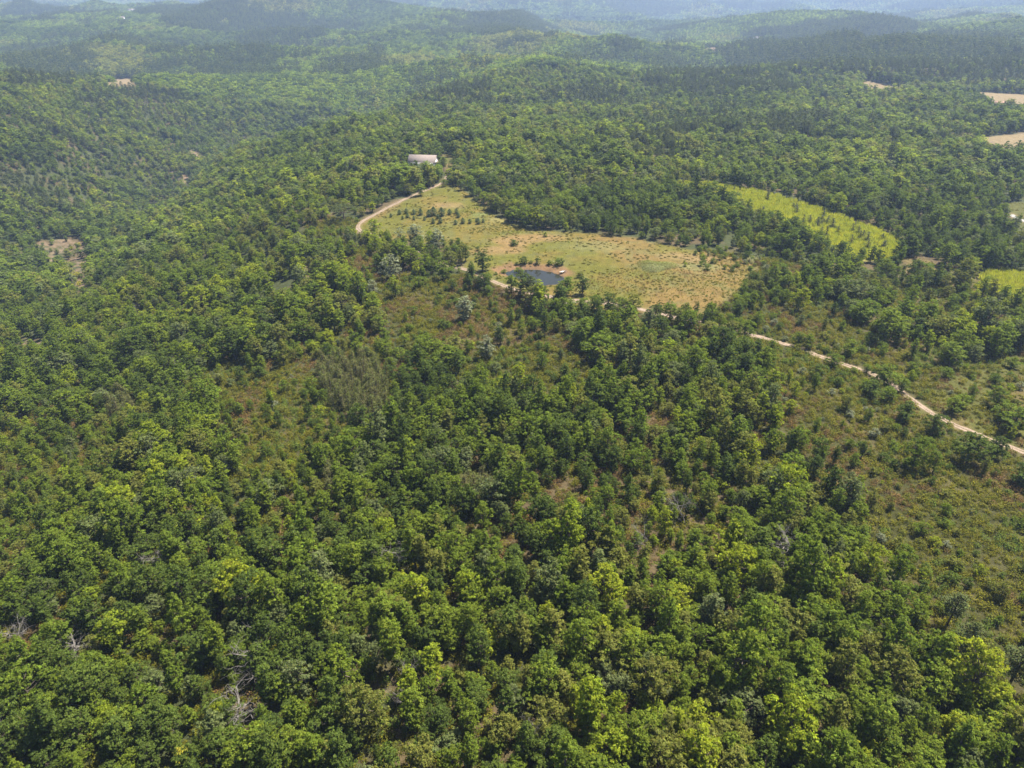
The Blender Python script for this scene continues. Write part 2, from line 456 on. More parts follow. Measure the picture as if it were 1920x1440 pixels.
def pine(seed, Ht=13, W_=4.2, base=.45, tiers=9, leaves=55, size=.42, sparse=1.0, taper=.8, cone=False):
    R = np.random.default_rng(seed)
    b0 = Ht*base; parts = []; tr = []
    bend = R.normal(size=2)*.25
    tp = lambda z: np.array([bend[0]*z/Ht, bend[1]*z/Ht, z])
    tr.append(tube([tp(-.5), tp(Ht*.35), tp(Ht*.7), tp(Ht*.97)], [.22, .17, .11, .04], 6))
    for i in range(tiers):
        f_ = i/(tiers-1)
        z = b0+(Ht-b0)*f_*.97
        rr = W_*.5*((1-f_)**taper if cone else (math.sin(math.pi*(.18+.8*f_))**.7)*(1-.25*f_))+.25
        nb = max(3, int(R.integers(4, 7)*sparse))
        a0 = R.random()*6.28
        for j in range(nb):
            a = a0+j*6.283/nb+R.normal()*.3; l = rr*(.65+.5*R.random())
            e = tp(z)+np.array([math.cos(a)*l, math.sin(a)*l, l*(.10 if cone else .28)+R.normal()*.15])
            tr.append(tube([tp(z), (tp(z)+e)/2+[0, 0, -.05], e], [.05, .035, .015], 3))
            m_ = int(leaves*(.6+.7*R.random())*(.35+.65*l/(W_*.5)))
            t_ = R.random((m_, 1))**.6
            P_ = tp(z)+(e-tp(z))*(.30+.75*t_)+R.normal(size=(m_, 3))*[.34, .34, .16]*(.6+.12*W_*.5)
            Nn = unit(R.normal(size=(m_, 3))*.7+[0, 0, .9])
            parts.append(cards(P_, Nn, size*(.5+.8*R.random(m_)), R, asp=.45, tint=1+R.normal()*.1))
    m_ = int(leaves*.7)
    P_ = tp(Ht*.97)+R.normal(size=(m_, 3))*[.22, .22, .35]
    parts.append(cards(P_, unit(R.normal(size=(m_, 3))+[0, 0, .6]), size*(.5+.7*R.random(m_)), R, asp=.45))
    return join(parts), join(tr)
def dead(seed, Ht=7.5, W_=4.5):
    R = np.random.default_rng(seed); tr = []
    def br(p, d, l, r, lev):
        k = 4; pts = [p]; q = p; dd = d
        for i in range(k):
            dd = unit(dd+R.normal(size=3)*.22+[0, 0, .06]); q = q+dd*l/k; pts.append(q)
        tr.append(tube(pts, np.linspace(r, r*.35, k+1)*.8, 4 if lev else 6))
        if lev < 3:
            for j in range([7, 5, 5][lev]):
                s = pts[R.integers(1, k+1)] if lev else pts[R.integers(2, k+1)]
                nd = unit(dd*.5+R.normal(size=3)*[.9, .9, .35]+[0, 0, .25])
                br(np.array(s), nd, l*(.45+.25*R.random()), r*.42, lev+1)
    br(np.array([0, 0, -.4]), np.array([.05, .02, 1.]), Ht*.62, .17, 0)
    return join(tr)
def mound(seed, W_=1.4, Ht=.8, k=90, size=.2, asp=.7, up=.5, shell=.5):
    R = np.random.default_rng(seed)
    d = unit(R.normal(size=(k, 3))); d[:, 2] = np.abs(d[:, 2])
    s = R.random((k, 1))**shell
    edge = 1+.2*np.sin(3*np.arctan2(d[:, 1], d[:, 0])+seed)[:, None]
    P_ = d*s*[W_*.5, W_*.5, Ht]*edge
    Nn = unit(d+[0, 0, up]+R.normal(size=(k, 3))*.5)
    return cards(P_, Nn, size*(.6+.8*R.random(k)), R, asp=asp)
def tufts(seed, W_=1.2, Ht=1.0, k=40, wd=.09, lean=.25):
    R = np.random.default_rng(seed)
    a = R.random(k)*6.28; r = R.random(k)**.5*W_*.5
    P_ = np.stack([np.cos(a)*r, np.sin(a)*r, np.zeros(k)], 1)
    h = Ht*(.5+.7*R.random(k)); b = R.random(k)*6.28
    side = np.stack([np.cos(b), np.sin(b), np.zeros(k)], 1)*wd
    tip = P_+np.stack([R.normal(size=k)*lean*h, R.normal(size=k)*lean*h, h], 1)
    mid = (P_+tip)/2+[0, 0, .08]
    v = np.stack([P_-side, P_+side, mid+side, tip, mid-side], 1).reshape(-1, 3)
    f = np.arange(5*k).reshape(k, 5)
    return v, f, np.repeat(np.clip(1+R.normal(size=(k, 1))*.2, .4, 1.8)*np.ones((1, 3)), 5, 0)

# ------------------------------------------------------------------ object helpers
def put(name, me, parent=None, loc=(0, 0, 0)):
    o_ = bpy.data.objects.new(name, me); col.objects.link(o_)
    o_.location = loc
    if parent: o_.parent = parent
    return o_
def tag(o_, label=None, cat=None, group=None, kind=None):
    if label: o_['label'] = label
    if cat: o_['category'] = cat
    if group: o_['group'] = group
    if kind: o_['kind'] = kind
    return o_
def tree(name, crown_me, trunk_me, loc, rz, s, label, group=None, cat='tree', tilt=(0, 0)):
    e = bpy.data.objects.new(name, None); e.empty_display_size = .5; col.objects.link(e)
    e.location = loc; e.rotation_euler = (tilt[0], tilt[1], rz); e.scale = s
    if crown_me: c_ = put('crown', crown_me, e)
    if trunk_me: t_ = put('trunk', trunk_me, e)
    tag(e, label, cat, group)
    return e
PEND = {}
def later(o_, px, py, what, zone, plural):
    PEND.setdefault((what, zone, plural), []).append((px, py, o_))
def nth(i, n_):
    if n_ == 1: return 'only'
    if i == 0: return 'leftmost'
    if i == n_-1: return 'rightmost'
    if n_ > 12: return ('%dth from left' % (i+1)).replace('2th', '2nd' if (i+1) % 100 != 12 else '2th').replace('1th', '1st' if (i+1) % 100 != 11 else '1th').replace('3th', '3rd' if (i+1) % 100 != 13 else '3th')
    w_ = ['second', 'third', 'fourth', 'fifth', 'sixth', 'seventh', 'eighth', 'ninth', 'tenth', 'eleventh', 'twelfth']
    if i <= (n_-1)/2 and i <= 11: return w_[i-1]+' from left'
    if n_-1-i <= 11: return w_[n_-2-i]+' from right'
    return 'middle'
def zone_of(px, py, rows):
    c_ = ['at the left edge', 'far left', 'centre-left', 'left of centre', 'right of centre', 'centre-right', 'far right', 'at the right edge'][int(min(7, max(0, px/240)))]
    r_ = next((nm for lim, nm in rows if py < lim), rows[-1][1])
    return r_+' '+c_
def label_all():
    for (what, zone, plural), L_ in PEND.items():
        L_.sort(key=lambda q: q[0]); n_ = len(L_)
        for i, (a, b, o_) in enumerate(L_):
            o_['label'] = ('the only %s, %s' % (what, zone)) if n_ == 1 else '%s of the %s, %s' % (nth(i, n_), plural, zone)
def hz(x, y): return float(H(np.array([x]), np.array([y]))[0])

# ------------------------------------------------------------------ terrain sheet
ang = np.concatenate([np.radians(np.linspace(-52, 52, 620)), np.radians(np.linspace(56, 304, 60))])
rad = np.concatenate([[2, 15, 30], 45*np.power(1.0078, np.arange(0, 700))]); rad = rad[rad < 10200]
na, nr = len(ang), len(rad)
Rg, Ag = np.meshgrid(rad, ang, indexing='ij')
gx = Rg*np.sin(Ag); gy = Rg*np.cos(Ag)
gz = H(gx, gy)
x = gx.ravel(); y = gy.ravel()
def lerp(a, b, t): return a*(1-t[:, None])+np.asarray(b)*t[:, None]
n1 = fbm(x/14, y/14, 4); n2 = fbm(x/4+50, y/4, 3); n3 = fbm(x/40+9, y/40+4, 3)
gc = lerp(np.tile([.038,.044,.016], (len(x), 1)), (.070,.052,.026), sstep(.45, .62, n1))
mh = mask('heath', x, y); mm = mask('meadow', x, y, 1.5, 1.5); mg = mask('grass', x, y); my = mask('yellow', x, y, 1.5, 2)
md = mask('dry', x, y, 2, 2); mb = mask('bare', x, y, 1.5, 2.5)
hc = lerp(np.tile([.036,.036,.010], (len(x), 1)), (.066,.052,.020), sstep(.5, .7, n1))
hc = lerp(hc, (.055,.05,.02), sstep(.5, .65, n2)*.7)
gc = gc*(1-mh[:, None])+hc*mh[:, None]
mc = lerp(np.tile([.104,.080,.016], (len(x), 1)), (.080,.076,.011), sstep(.40, .60, n1))
mc = lerp(mc, (.135,.082,.030), sstep(.50, .66, n3)*.6)
mc = lerp(mc, (.085,.085,.028), sstep(.55, .7, n2)*.5)
gc = gc*(1-mm[:, None])+mc*mm[:, None]
for (px, py, rx, ry, c_) in [(980,450,16,8,(.19,.112,.055)),(925,470,14,6,(.19,.112,.055)),(845,385,9,6,(.18,.115,.06)),(1290,482,14,6,(.17,.115,.055)),
                       (1100,462,18,7,(.105,.108,.038)),(1265,455,12,4,(.125,.13,.06)),(1310,500,10,4,(.10,.115,.045)),(905,402,6,3,(.10,.125,.04)),(960,412,12,6,(.18,.155,.06))]:
    q0, q1 = ground(px, py)
    dd = ((x-q0)/rx)**2+((y-q1)/ry)**2
    gc = lerp(gc, c_, np.clip(sstep(1.5, .2, dd+(n1-.5)*2.2), 0, 1)*.5*mm)
gg = lerp(np.tile([.060,.060,.014], (len(x), 1)), (.088,.068,.024), sstep(.45, .6, n1))
gc = gc*(1-mg[:, None])+gg*mg[:, None]
gc = lerp(gc, (.22,.21,.035), my)
gc = lerp(gc, (.15,.112,.058), md)
gc = lerp(gc, (.15,.105,.065), mb*np.where(y > 560, 1.0, .7*sstep(.42, .60, n2)))
# worn banks of the pond
s = np.full(len(x), -99.); q = np.hypot(x-pond_c[0], y-pond_c[1]) < 50
s[q] = poly_sd(pond_poly, x[q], y[q])
far_side = sstep(-4, 3, (y-pond_c[1]))
gc = lerp(gc, (.15,.082,.045), sstep(-6, -3.5, s+(n2-.5)*5)*(.1+.9*far_side)*.8)
gc = lerp(gc, (.10,.065,.035), sstep(-1.4, -.2, s))
# tracks: ruts with a grass strip between, ragged shoulders
for pts, wd in TRACKS:
    lo = pts.min(0)-20; hi = pts.max(0)+20
    q = (x > lo[0]) & (x < hi[0]) & (y > lo[1]) & (y < hi[1])
    d = np.full(len(x), 1e9); d[q] = line_d(pts, x[q], y[q])
    gc = lerp(gc, (.20,.15,.09), sstep(wd*1.1, wd*.4, d+(n2-.5)*2.6)*.45)
idx = np.arange(nr*na).reshape(nr, na)
nx = np.roll(idx, -1, 1)
faces = np.stack([idx[:-1], nx[:-1], nx[1:], idx[1:]], -1).reshape(-1, 4)[:, ::-1]
gm = to_mesh('ground', [(np.stack([x, y, gz.ravel()], 1), faces, gc, 'ground')])
gm.polygons.foreach_set('use_smooth', np.ones(len(gm.polygons), bool))
tag(put('ground', gm), kind='structure')

# ground height lookup on the sheet itself, so things sit exactly on it
def Hs(x_, y_):
    return H(x_, y_)

# tracks as sheets following the ground
def resample(pts, step):
    out = [pts[0]]
    for a, b in zip(pts[:-1], pts[1:]):
        L_ = np.hypot(*(b-a)); k = max(1, int(L_/step))
        for i in range(1, k+1): out.append(a+(b-a)*i/k)
    return np.array(out)
def smooth(p, n_=6):
    for _ in range(n_): p[1:-1] = (p[:-2]+2*p[1:-1]+p[2:])/4
    return p
for ti, (pts, wd) in enumerate(TRACKS):
    p_ = smooth(resample(pts, 1.0), 30 if ti == 0 else 6)
    TRACKS[ti] = (p_, wd)
    tg = unit(np.gradient(p_, axis=0)); nn = np.stack([-tg[:, 1], tg[:, 0]], 1)
    R = np.random.default_rng(3)
    for rut in ((-1, 1) if ti == 0 else (0,)):
        hw = wd*.20 if ti == 0 else wd*.5
        cen = rut*wd*.27
        vs = []
        for e_ in (-1, -.33, .33, 1):
            wob = (fbm(np.arange(len(p_))/2.5+e_*9+rut*31, np.full(len(p_), 3.3), 3)-.5)*wd*.45
            off = cen+e_*hw+wob*(1 if abs(e_) == 1 else .3)
            xy = p_+nn*off[:, None] if ti == 0 else p_+nn*(cen+e_*hw)
            vs.append(np.stack([xy[:, 0], xy[:, 1], H(xy[:, 0], xy[:, 1])+.05], 1))
        k = len(p_); V = np.concatenate(vs)
        fc = np.concatenate([np.stack([np.arange(k-1)+r_*k, np.arange(1, k)+r_*k, np.arange(1, k)+(r_+1)*k, np.arange(k-1)+(r_+1)*k], 1)[:, ::-1] for r_ in range(3)])
        tag(put('track' if ti == 0 else 'road', to_mesh('track', [(V, fc, None, 'track' if ti == 0 else 'road')])), kind='structure')

# pond water
th = np.linspace(0, 2*np.pi, 60, endpoint=False)
V = [[pond_c[0], pond_c[1], WATER_Z]]
for rr in (.5, 1.0):
    for a in pond_poly:
        d_ = a-pond_c; V.append([pond_c[0]+d_[0]*rr*1.12, pond_c[1]+d_[1]*rr*1.12, WATER_Z])
k = len(pond_poly)
f3 = [(0, 1+i, 1+(i+1) % k) for i in range(k)]; f4 = [(1+i, 1+k+i, 1+k+(i+1) % k, 1+(i+1) % k) for i in range(k)]
V = np.array(V)
wm = to_mesh('water', [(V, f3, None, 'water'), (V, f4, None, 'water')])
tag(put('water', wm), kind='structure')

# ------------------------------------------------------------------ plant prototypes
OAKS = []      # (crown arrays, trunk arrays) near
spec = [(5.6, 8.2, 1.2, 36), (4.6, 8.8, 1.2, 34), (6.6, 8.4, 1.3, 44), (5.0, 7.2, .9, 30), (4.0, 9.4, 1.4, 32), (6.0, 7.4, .9, 38), (3.6, 6.4, .7, 24), (3.1, 8.8, 1.0, 28), (5.2, 6.2, .6, 34)]
NS = 9
for i, (W_, Ht, b_, k_) in enumerate(spec):
    OAKS.append(oak(100+i, W_, Ht, b_, int(k_*1.6), .76, 118, .235))
OAK_CROWN = {}; OAK_TRUNK = []; OAK_FULL = {}; OAK_LOW = {}
for i, (cr, tk) in enumerate(OAKS):
    OAK_TRUNK.append(to_mesh('oak_trunk', [(tk[0], tk[1], None, 'bark')]))
    for tn in TINTS:
        OAK_CROWN[i, tn] = to_mesh('oak_crown', [(*cr, 'leaf_'+tn)])
        OAK_FULL[i, tn] = to_mesh('oak_full', [(*cr, 'leaf_'+tn), (tk[0], tk[1], None, 'bark')])
LOWS = []
for i, (W_, Ht, b_, k_) in enumerate(spec[:6]):
    cr, tk = oak(200+i, W_*1.08, Ht*.95, b_, 26, 1.10, 64, .46, limbs=False, rnd=1.2)
    LOWS.append((cr, tk))
    for tn in TINTS:
        OAK_LOW[i, tn] = to_mesh('oak_low', [(*cr, 'leaf_'+tn), (tk[0], tk[1], None, 'bark')])

PINE = [pine(300+i, h_, w_, b_, 9, 60, .42) for i, (h_, w_, b_) in enumerate([(12.5, 4.4, .42), (14, 4.0, .5), (11, 4.6, .38)])]
PINE_C = [to_mesh('pine_crown', [(*a, 'leaf_pine')]) for a, b in PINE]
PINE_T = [to_mesh('pine_trunk', [(b[0], b[1], None, 'bark_pine')]) for a, b in PINE]
PLOW = [pine(320+i, h_, w_, b_, 7, 16, 1.0) for i, (h_, w_, b_) in enumerate([(12.5, 4.6, .35), (14, 4.2, .4), (11, 4.8, .3)])]
PINE_LOW = [to_mesh('pine_low', [(*a, 'leaf_pine'), (b[0], b[1], None, 'bark_pine')]) for a, b in PLOW]
YP = [pine(340+i, h_, w_, .2, 9, 26, .28, .9, .55, True) for i, (h_, w_) in enumerate([(6.2, 1.7), (5.2, 1.5), (7.0, 1.9)])]
YP_C = [to_mesh('young_pine_crown', [(*a, 'leaf_ypine')]) for a, b in YP]
YP_D = [to_mesh('young_pine_crown', [(*a, 'leaf_pine')]) for a, b in YP]
YP_T = [to_mesh('young_pine_trunk', [(b[0], b[1], None, 'bark_pine')]) for a, b in YP]
WIL = [oak(360+i, W_, Ht, 1.0, 44, .85, 95, .26) for i, (W_, Ht) in enumerate([(5.0, 8.0), (6.5, 8.5), (4.0, 7.5)])]
WIL_C = [to_mesh('willow_crown', [(*a, 'leaf_willow')]) for a, b in WIL]
WIL_T = [to_mesh('willow_trunk', [(b[0], b[1], None, 'bark')]) for a, b in WIL]
# umbrella pine: flat wide crown on spreading limbs
R = np.random.default_rng(5)
uc = []; ut = [tube([[0, 0, -.5], [.1, 0, 2.2], [0, .1, 3.4]], [.38, .32, .26], 8)]
for i in range(90):
    a = R.random()*6.28; r_ = 6.3*R.random()**.5
    q = np.array([math.cos(a)*r_, math.sin(a)*r_*.9, 6.6-1.9*(r_/6.3)**2+R.normal()*.15])
    m_ = 85; d = unit(R.normal(size=(m_, 3))); d[:, 2] = np.abs(d[:, 2])
    P_ = q+d*R.random((m_, 1))**.5*[1.0, 1.0, .65]
    uc.append(cards(P_, unit(d+[0, 0, .6]+R.normal(size=(m_, 3))*.4), .28*(.6+.8*R.random(m_)), R, asp=.6, tint=1+R.normal()*.08))
    if i % 4 == 0: ut.append(tube([[0, .1, 3.2], q*[.5, .5, .62]+[0, 0, .4], q], [.16, .10, .03], 5))
UMB_C = to_mesh('umbrella_crown', [(*join(uc), 'leaf_pine')]); UMB_T = to_mesh('umbrella_trunk', [(*join(ut)[:2], None, 'bark_pine')])
DEAD = [to_mesh('dead_wood', [(*dead(380+i, h_)[:2], None, 'bark_dead')]) for i, h_ in enumerate([8.0, 7.0, 9.0, 7.5])]
JUN = []
for i in range(3):
    R = np.random.default_rng(400+i); cs = []
    for j in range(16):
        z = .12+2.4*j/15; r_ = .62*math.sin(math.pi*(.22+.72*j/15))
        m_ = 60; a = R.random(m_)*6.28
        d = np.stack([np.cos(a), np.sin(a), R.normal(size=m_)*.3], 1)
        P_ = d*[[r_, r_, .3]]*(R.random((m_, 1))**.4)+[0, 0, z]
        cs.append(cards(P_, unit(d+[0, 0, .4]+R.normal(size=(m_, 3))*.4), .16*(.6+.8*R.random(m_)), R, asp=.5))
    JUN.append(to_mesh('juniper_foliage', [(*join(cs), 'leaf_juniper')]))
JUN_T = to_mesh('juniper_stem', [(*tube([[0, 0, -.3], [0, 0, .9]], [.09, .06], 5), None, 'bark')])
BUSH = {}
BG = [oak(420+i, W_, Ht, .15, k_, .55, 60, .22, limbs=False) for i, (W_, Ht, k_) in enumerate([(2.6, 2.2, 18), (3.4, 2.6, 24), (2.0, 2.6, 14), (2.8, 1.7, 18)])]
for i, (a, b) in enumerate(BG):
    b = tube([[0, 0, -.3], [.05, 0, .5], [0, .05, 1.2]], [.07, .05, .02], 4)
    for tn in ('mid', 'olive', 'dark', 'bright', 'fern', 'willow', 'broom'):
        BUSH[i, tn] = to_mesh('bush_foliage', [(*a, 'leaf_'+tn), (b[0], b[1], None, 'bark')])
HEATH = []
for i in range(6):
    HEATH.append(to_mesh('heath_clump', [(*mound(440+i, 1.6+.4*(i % 3), 1.0+.25*(i % 2), 150, .21), ['leaf_heath', 'leaf_heath', 'leaf_heathb', 'leaf_fern', 'leaf_heath', 'leaf_heathb'][i])]))
GRT = [to_mesh('grass_tuft', [(*tufts(460+i, 1.5, .32, 60, .05, .7), 'leaf_grass')]) for i in range(2)]
YGT = [to_mesh('yellow_grass_tuft', [(*tufts(470+i, 1.5, 1.9, 60, .09, .16), 'leaf_yellow')]) for i in range(3)]

# far patches: about forty small crowns each
def patch(seed, low, span, cnt, mats, sz):
    R = np.random.default_rng(seed); cs = []; ts = []
    for i in range(cnt):
        cr = low[R.integers(len(low))][0]
        a = R.random()*6.28; r_ = span*.62*R.random()**.5
        sc_ = sz*(.75+.5*R.random()); th_ = R.random()*6.28
        v = cr[0]
        v = np.stack([v[:, 0]*math.cos(th_)-v[:, 1]*math.sin(th_), v[:, 0]*math.sin(th_)+v[:, 1]*math.cos(th_), v[:, 2]*(.8+.4*R.random())], 1)*sc_+[math.cos(a)*r_, math.sin(a)*r_, -.5]
        tn = [(1, 1, 1), (1.3, 1.2, 1.2), (.6, .68, .9), (1.45, 1.4, .9), (.8, .9, 1)][R.integers(5)]
        cs.append((v, cr[1], cr[2]*np.array(tn)*(.9+.2*R.random())))
    return join(cs)
TINY = [oak(500+i, 6.4, 8, .8, 14, 1.5, 13, 1.2, limbs=False, rnd=2.2) for i in range(4)]
TPIN = [pine(520+i, 13, 4.2, .25, 5, 5, 1.7) for i in range(3)]
PATCH_B = [to_mesh('wood_patch', [(*patch(540+i, TINY, 26, 26, None, 1.05), 'leaf_'+tn)]) for tn in ('dark', 'mid', 'olive') for i in range(2)]
PATCH_P = [to_mesh('pine_patch', [(*patch(560+i, TPIN, 26, 36, None, 1.0), 'leaf_pine')]) for i in range(3)]

# ------------------------------------------------------------------ stuff: one object that scatters a set of plants
def scatter(name, label, protos, X, Y, I, S, RZ, TX=None, TY=None, Z=None, Sz=None, cat=None):
    k = len(X)
    pc = bpy.data.collections.new(name+'_kinds')
    for i, me in enumerate(protos):
        pc.objects.link(bpy.data.objects.new('%s_kind_%03d' % (name, i), me))
    if Z is None: Z = H(X, Y)
    me = bpy.data.meshes.new(name)
    me.vertices.add(k); me.vertices.foreach_set('co', np.stack([X, Y, Z], 1).ravel())
    a = me.attributes.new('pick', 'INT', 'POINT'); a.data.foreach_set('value', np.asarray(I).astype(np.int32))
    a = me.attributes.new('rot', 'FLOAT_VECTOR', 'POINT')
    TX = np.zeros(k) if TX is None else TX; TY = np.zeros(k) if TY is None else TY
    a.data.foreach_set('vector', np.stack([TX, TY, RZ], 1).ravel())
    Sz = S if Sz is None else Sz
    a = me.attributes.new('siz', 'FLOAT_VECTOR', 'POINT'); a.data.foreach_set('vector', np.stack([S, S, Sz], 1).ravel())
    me.update()
    o_ = put(name, me); tag(o_, label, cat, None, 'stuff')
    g = bpy.data.node_groups.new(name+'_scatter', 'GeometryNodeTree')
    g.interface.new_socket('Geometry', in_out='INPUT', socket_type='NodeSocketGeometry')
    g.interface.new_socket('Geometry', in_out='OUTPUT', socket_type='NodeSocketGeometry')
    N, L = g.nodes, g.links
    gi = N.new('NodeGroupInput'); go = N.new('NodeGroupOutput')
    ci = N.new('GeometryNodeCollectionInfo'); ci.inputs['Collection'].default_value = pc
    ci.inputs['Separate Children'].default_value = True; ci.inputs['Reset Children'].default_value = True
    ip = N.new('GeometryNodeInstanceOnPoints'); ip.inputs['Pick Instance'].default_value = True
    def na_(nm, ty):
        q_ = N.new('GeometryNodeInputNamedAttribute'); q_.data_type = ty; q_.inputs['Name'].default_value = nm
        return q_.outputs['Attribute']
    L.new(gi.outputs[0], ip.inputs['Points']); L.new(ci.outputs[0], ip.inputs['Instance'])
    L.new(na_('pick', 'INT'), ip.inputs['Instance Index'])
    er = N.new('FunctionNodeEulerToRotation'); L.new(na_('rot', 'FLOAT_VECTOR'), er.inputs[0])
    L.new(er.outputs[0], ip.inputs['Rotation']); L.new(na_('siz', 'FLOAT_VECTOR'), ip.inputs['Scale'])
    L.new(ip.outputs[0], go.inputs[0])
    md_ = o_.modifiers.new('scatter', 'NODES'); md_.node_group = g
    return o_

def hexgrid(step, y0, y1, half=math.radians(47), xm=None, jit=.42):
    xm = xm or y1*math.tan(half)+50
    ys = np.arange(y0, y1, step*.87); xs = np.arange(-xm, xm, step)
    X, Y = np.meshgrid(xs, ys); X = X+(np.arange(len(ys)) % 2)[:, None]*step*.5
    X = X+(rng.random(X.shape)-.5)*step*2*jit; Y = Y+(rng.random(Y.shape)-.5)*step*2*jit
    X = X.ravel(); Y = Y.ravel()
    k = (np.abs(X) < np.abs(Y)*math.tan(half)+50)
    return X[k], Y[k]
def open_ground(X, Y):
    """0 forest .. 1 open"""
    m_ = np.zeros(len(X))
    for k in ('meadow', 'yellow', 'dry'): m_ = np.maximum(m_, mask(k, X, Y, 1.0, 1.0))
    m_ = np.maximum(m_, mask('grass', X, Y, 1.5, 3)*.97)
    m_ = np.maximum(m_, mask('bare', X, Y, 1.5, 2)*np.where(X < -190, .88, 1.0)*np.where(Y > 550, 1.12, 1))
    m_ = np.maximum(m_, mask('heath', X, Y, 6, 9)*np.where(X < 40, .68, .90))
    for q_ in WOODS: m_ = np.minimum(m_, 1-sstep(-2, 2, poly_sd(q_, X, Y)))
    inw = poly_sd(WOODS[0], X, Y) > 0
    near = Y < 520
    for pts, wd in TRACKS:
        d = np.full(len(X), 99.); d[near] = line_d(pts[::6], X[near], Y[near]); m_ = np.maximum(m_, (d < wd*np.where(inw, .45, 1.0))*1.0)
    q = np.hypot(X-pond_c[0], Y-pond_c[1]) < 60
    if q.any():
        s_ = np.full(len(X), -99.); s_[q] = poly_sd(pond_poly, X[q], Y[q]); m_ = np.maximum(m_, (s_ > -5)*1.0)
    return m_

# --- things with their own place: keep the anonymous wood away from them
HERO = []      # x, y, radius
BLD = []
def clear_of(X, Y, lst):
    k = np.ones(len(X), bool)
    for (a, b, r_) in lst: k &= np.hypot(X-a, Y-b) > r_
    return k

# ---- buildings
def box(x0, x1, y0, y1, z0, z1):
    v = np.array([[a, b, c_] for a in (x0, x1) for b in (y0, y1) for c_ in (z0, z1)])
    f = np.array([(0, 1, 3, 2), (4, 6, 7, 5), (0, 4, 5, 1), (2, 3, 7, 6), (0, 2, 6, 4), (1, 5, 7, 3)])
    return v, f
def gable_house(name, px, py, Lx, Ly, wall_h, roof_h, rz, label, wallm, roofm, windows=4, annex=False, chimney=False):
    gx_, gy_ = ground(px, py); z0 = hz(gx_, gy_)
    BLD.append((gx_, gy_, max(Lx, Ly)*.5+2.5))
    e = bpy.data.objects.new(name, None); col.objects.link(e); e.location = (gx_, gy_, z0); e.rotation_euler = (0, 0, rz)
    tag(e, label, 'house' if 'house' in name else 'barn')
    hx, hy = Lx/2, Ly/2; zt = wall_h
    v, f = box(-hx, hx, -hy, hy, -1.5, zt)
    gv = np.array([[-hx, -hy, zt], [-hx, hy, zt], [-hx, 0, zt+roof_h-.12], [hx, -hy, zt], [hx, hy, zt], [hx, 0, zt+roof_h-.12]])
    put('wall', to_mesh('wall', [(v, f, None, wallm), (gv, [(0, 2, 1), (3, 4, 5)], None, wallm)]), e)
    ov = .5; k = roof_h/hy; th_ = .18
    rv = []
    for xx in (-hx-ov, hx+ov):
        rv += [[xx, -hy-ov, zt-ov*k], [xx, 0, zt+roof_h], [xx, hy+ov, zt-ov*k], [xx, -hy-ov, zt-ov*k+th_], [xx, 0, zt+roof_h+th_], [xx, hy+ov, zt-ov*k+th_]]
    rf = [(0, 1, 7, 6), (1, 2, 8, 7), (3, 9, 10, 4), (4, 10, 11, 5), (0, 6, 9, 3), (2, 5, 11, 8), (0, 3, 4, 1), (1, 4, 5, 2), (6, 7, 10, 9), (7, 8, 11, 10)]
    ro = put('roof', to_mesh('roof', [(np.array(rv), rf, None, roofm)]), e)
    if chimney: put('chimney', to_mesh('chimney', [(*box(-hx*.5-.4, -hx*.5+.4, .6, 1.4, zt+roof_h*.5, zt+roof_h+1.0), None, wallm)]), ro)
    for i in range(windows):
        xx = -hx+Lx*(i+.5)/windows
        if i == windows//2:
            put('door', to_mesh('door', [(*box(xx-.5, xx+.5, -hy-.04, -hy+.02, 0, 2.1), None, 'wood')]), e)
        else:
            wn = put('window', to_mesh('window', [(*box(xx-.5, xx+.5, -hy-.03, -hy+.02, 1.0, 2.1), None, 'glass')]), e)
            put('frame', to_mesh('frame', [(*join([box(xx-.58, xx-.5, -hy-.06, -hy+.02, .92, 2.18), box(xx+.5, xx+.58, -hy-.06, -hy+.02, .92, 2.18), box(xx-.5, xx+.5, -hy-.06, -hy+.02, .92, 1.0), box(xx-.5, xx+.5, -hy-.06, -hy+.02, 2.1, 2.18)])[:2], None, 'wood')]), wn)
    if annex:
        av, af = box(hx+.003, hx+3.2, -hy+.3, hy-2, -1.5, 2.1)
        put('porch', to_mesh('porch', [(av, af, None, wallm), (*box(hx+.006, hx+3.5, -hy, hy-1.7, 2.103, 2.25), None, roofm)]), e)
    return e
gable_house('country_house', 794, 309, 16, 10, 2.8, 3.0, math.radians(-6), 'long white house with a pale tiled roof at the tip of the meadow', 'wall', 'roof_pale', 5, annex=True)
gable_house('farm_barn', 1872, 200, 13, 7, 2.8, 1.8, math.radians(4), 'long farm barn with a dull red roof below the dry field at right', 'wood', 'roof_red', 3)
gable_house('hillside_house', 1628, 80, 20, 9, 3, 2.4, .1, 'pale house in a bare clearing on the wooded hill at upper right', 'wall', 'roof_pale', 4)
gable_house('hilltop_house', 248, 21, 22, 10, 4, 3, .1, 'largest white house of the hamlet on the far ridge at upper left', 'wall', 'roof_pale', 4)
gable_house('hilltop_house', 262, 24, 14, 9, 3.5, 2.5, -.2, 'small white house at the right end of the hamlet on the far ridge', 'wall', 'roof_pale', 3)
gable_house('hilltop_house', 228, 36, 14, 9, 3.5, 2.5, .2, 'pale house just below the hamlet on the far ridge', 'wall', 'roof_pale', 3)
gable_house('valley_house', 1418, 74, 14, 9, 3.5, 2.5, .3, 'small pale house beside a bare strip in the hazy valley at upper middle', 'wall', 'roof_pale', 3)

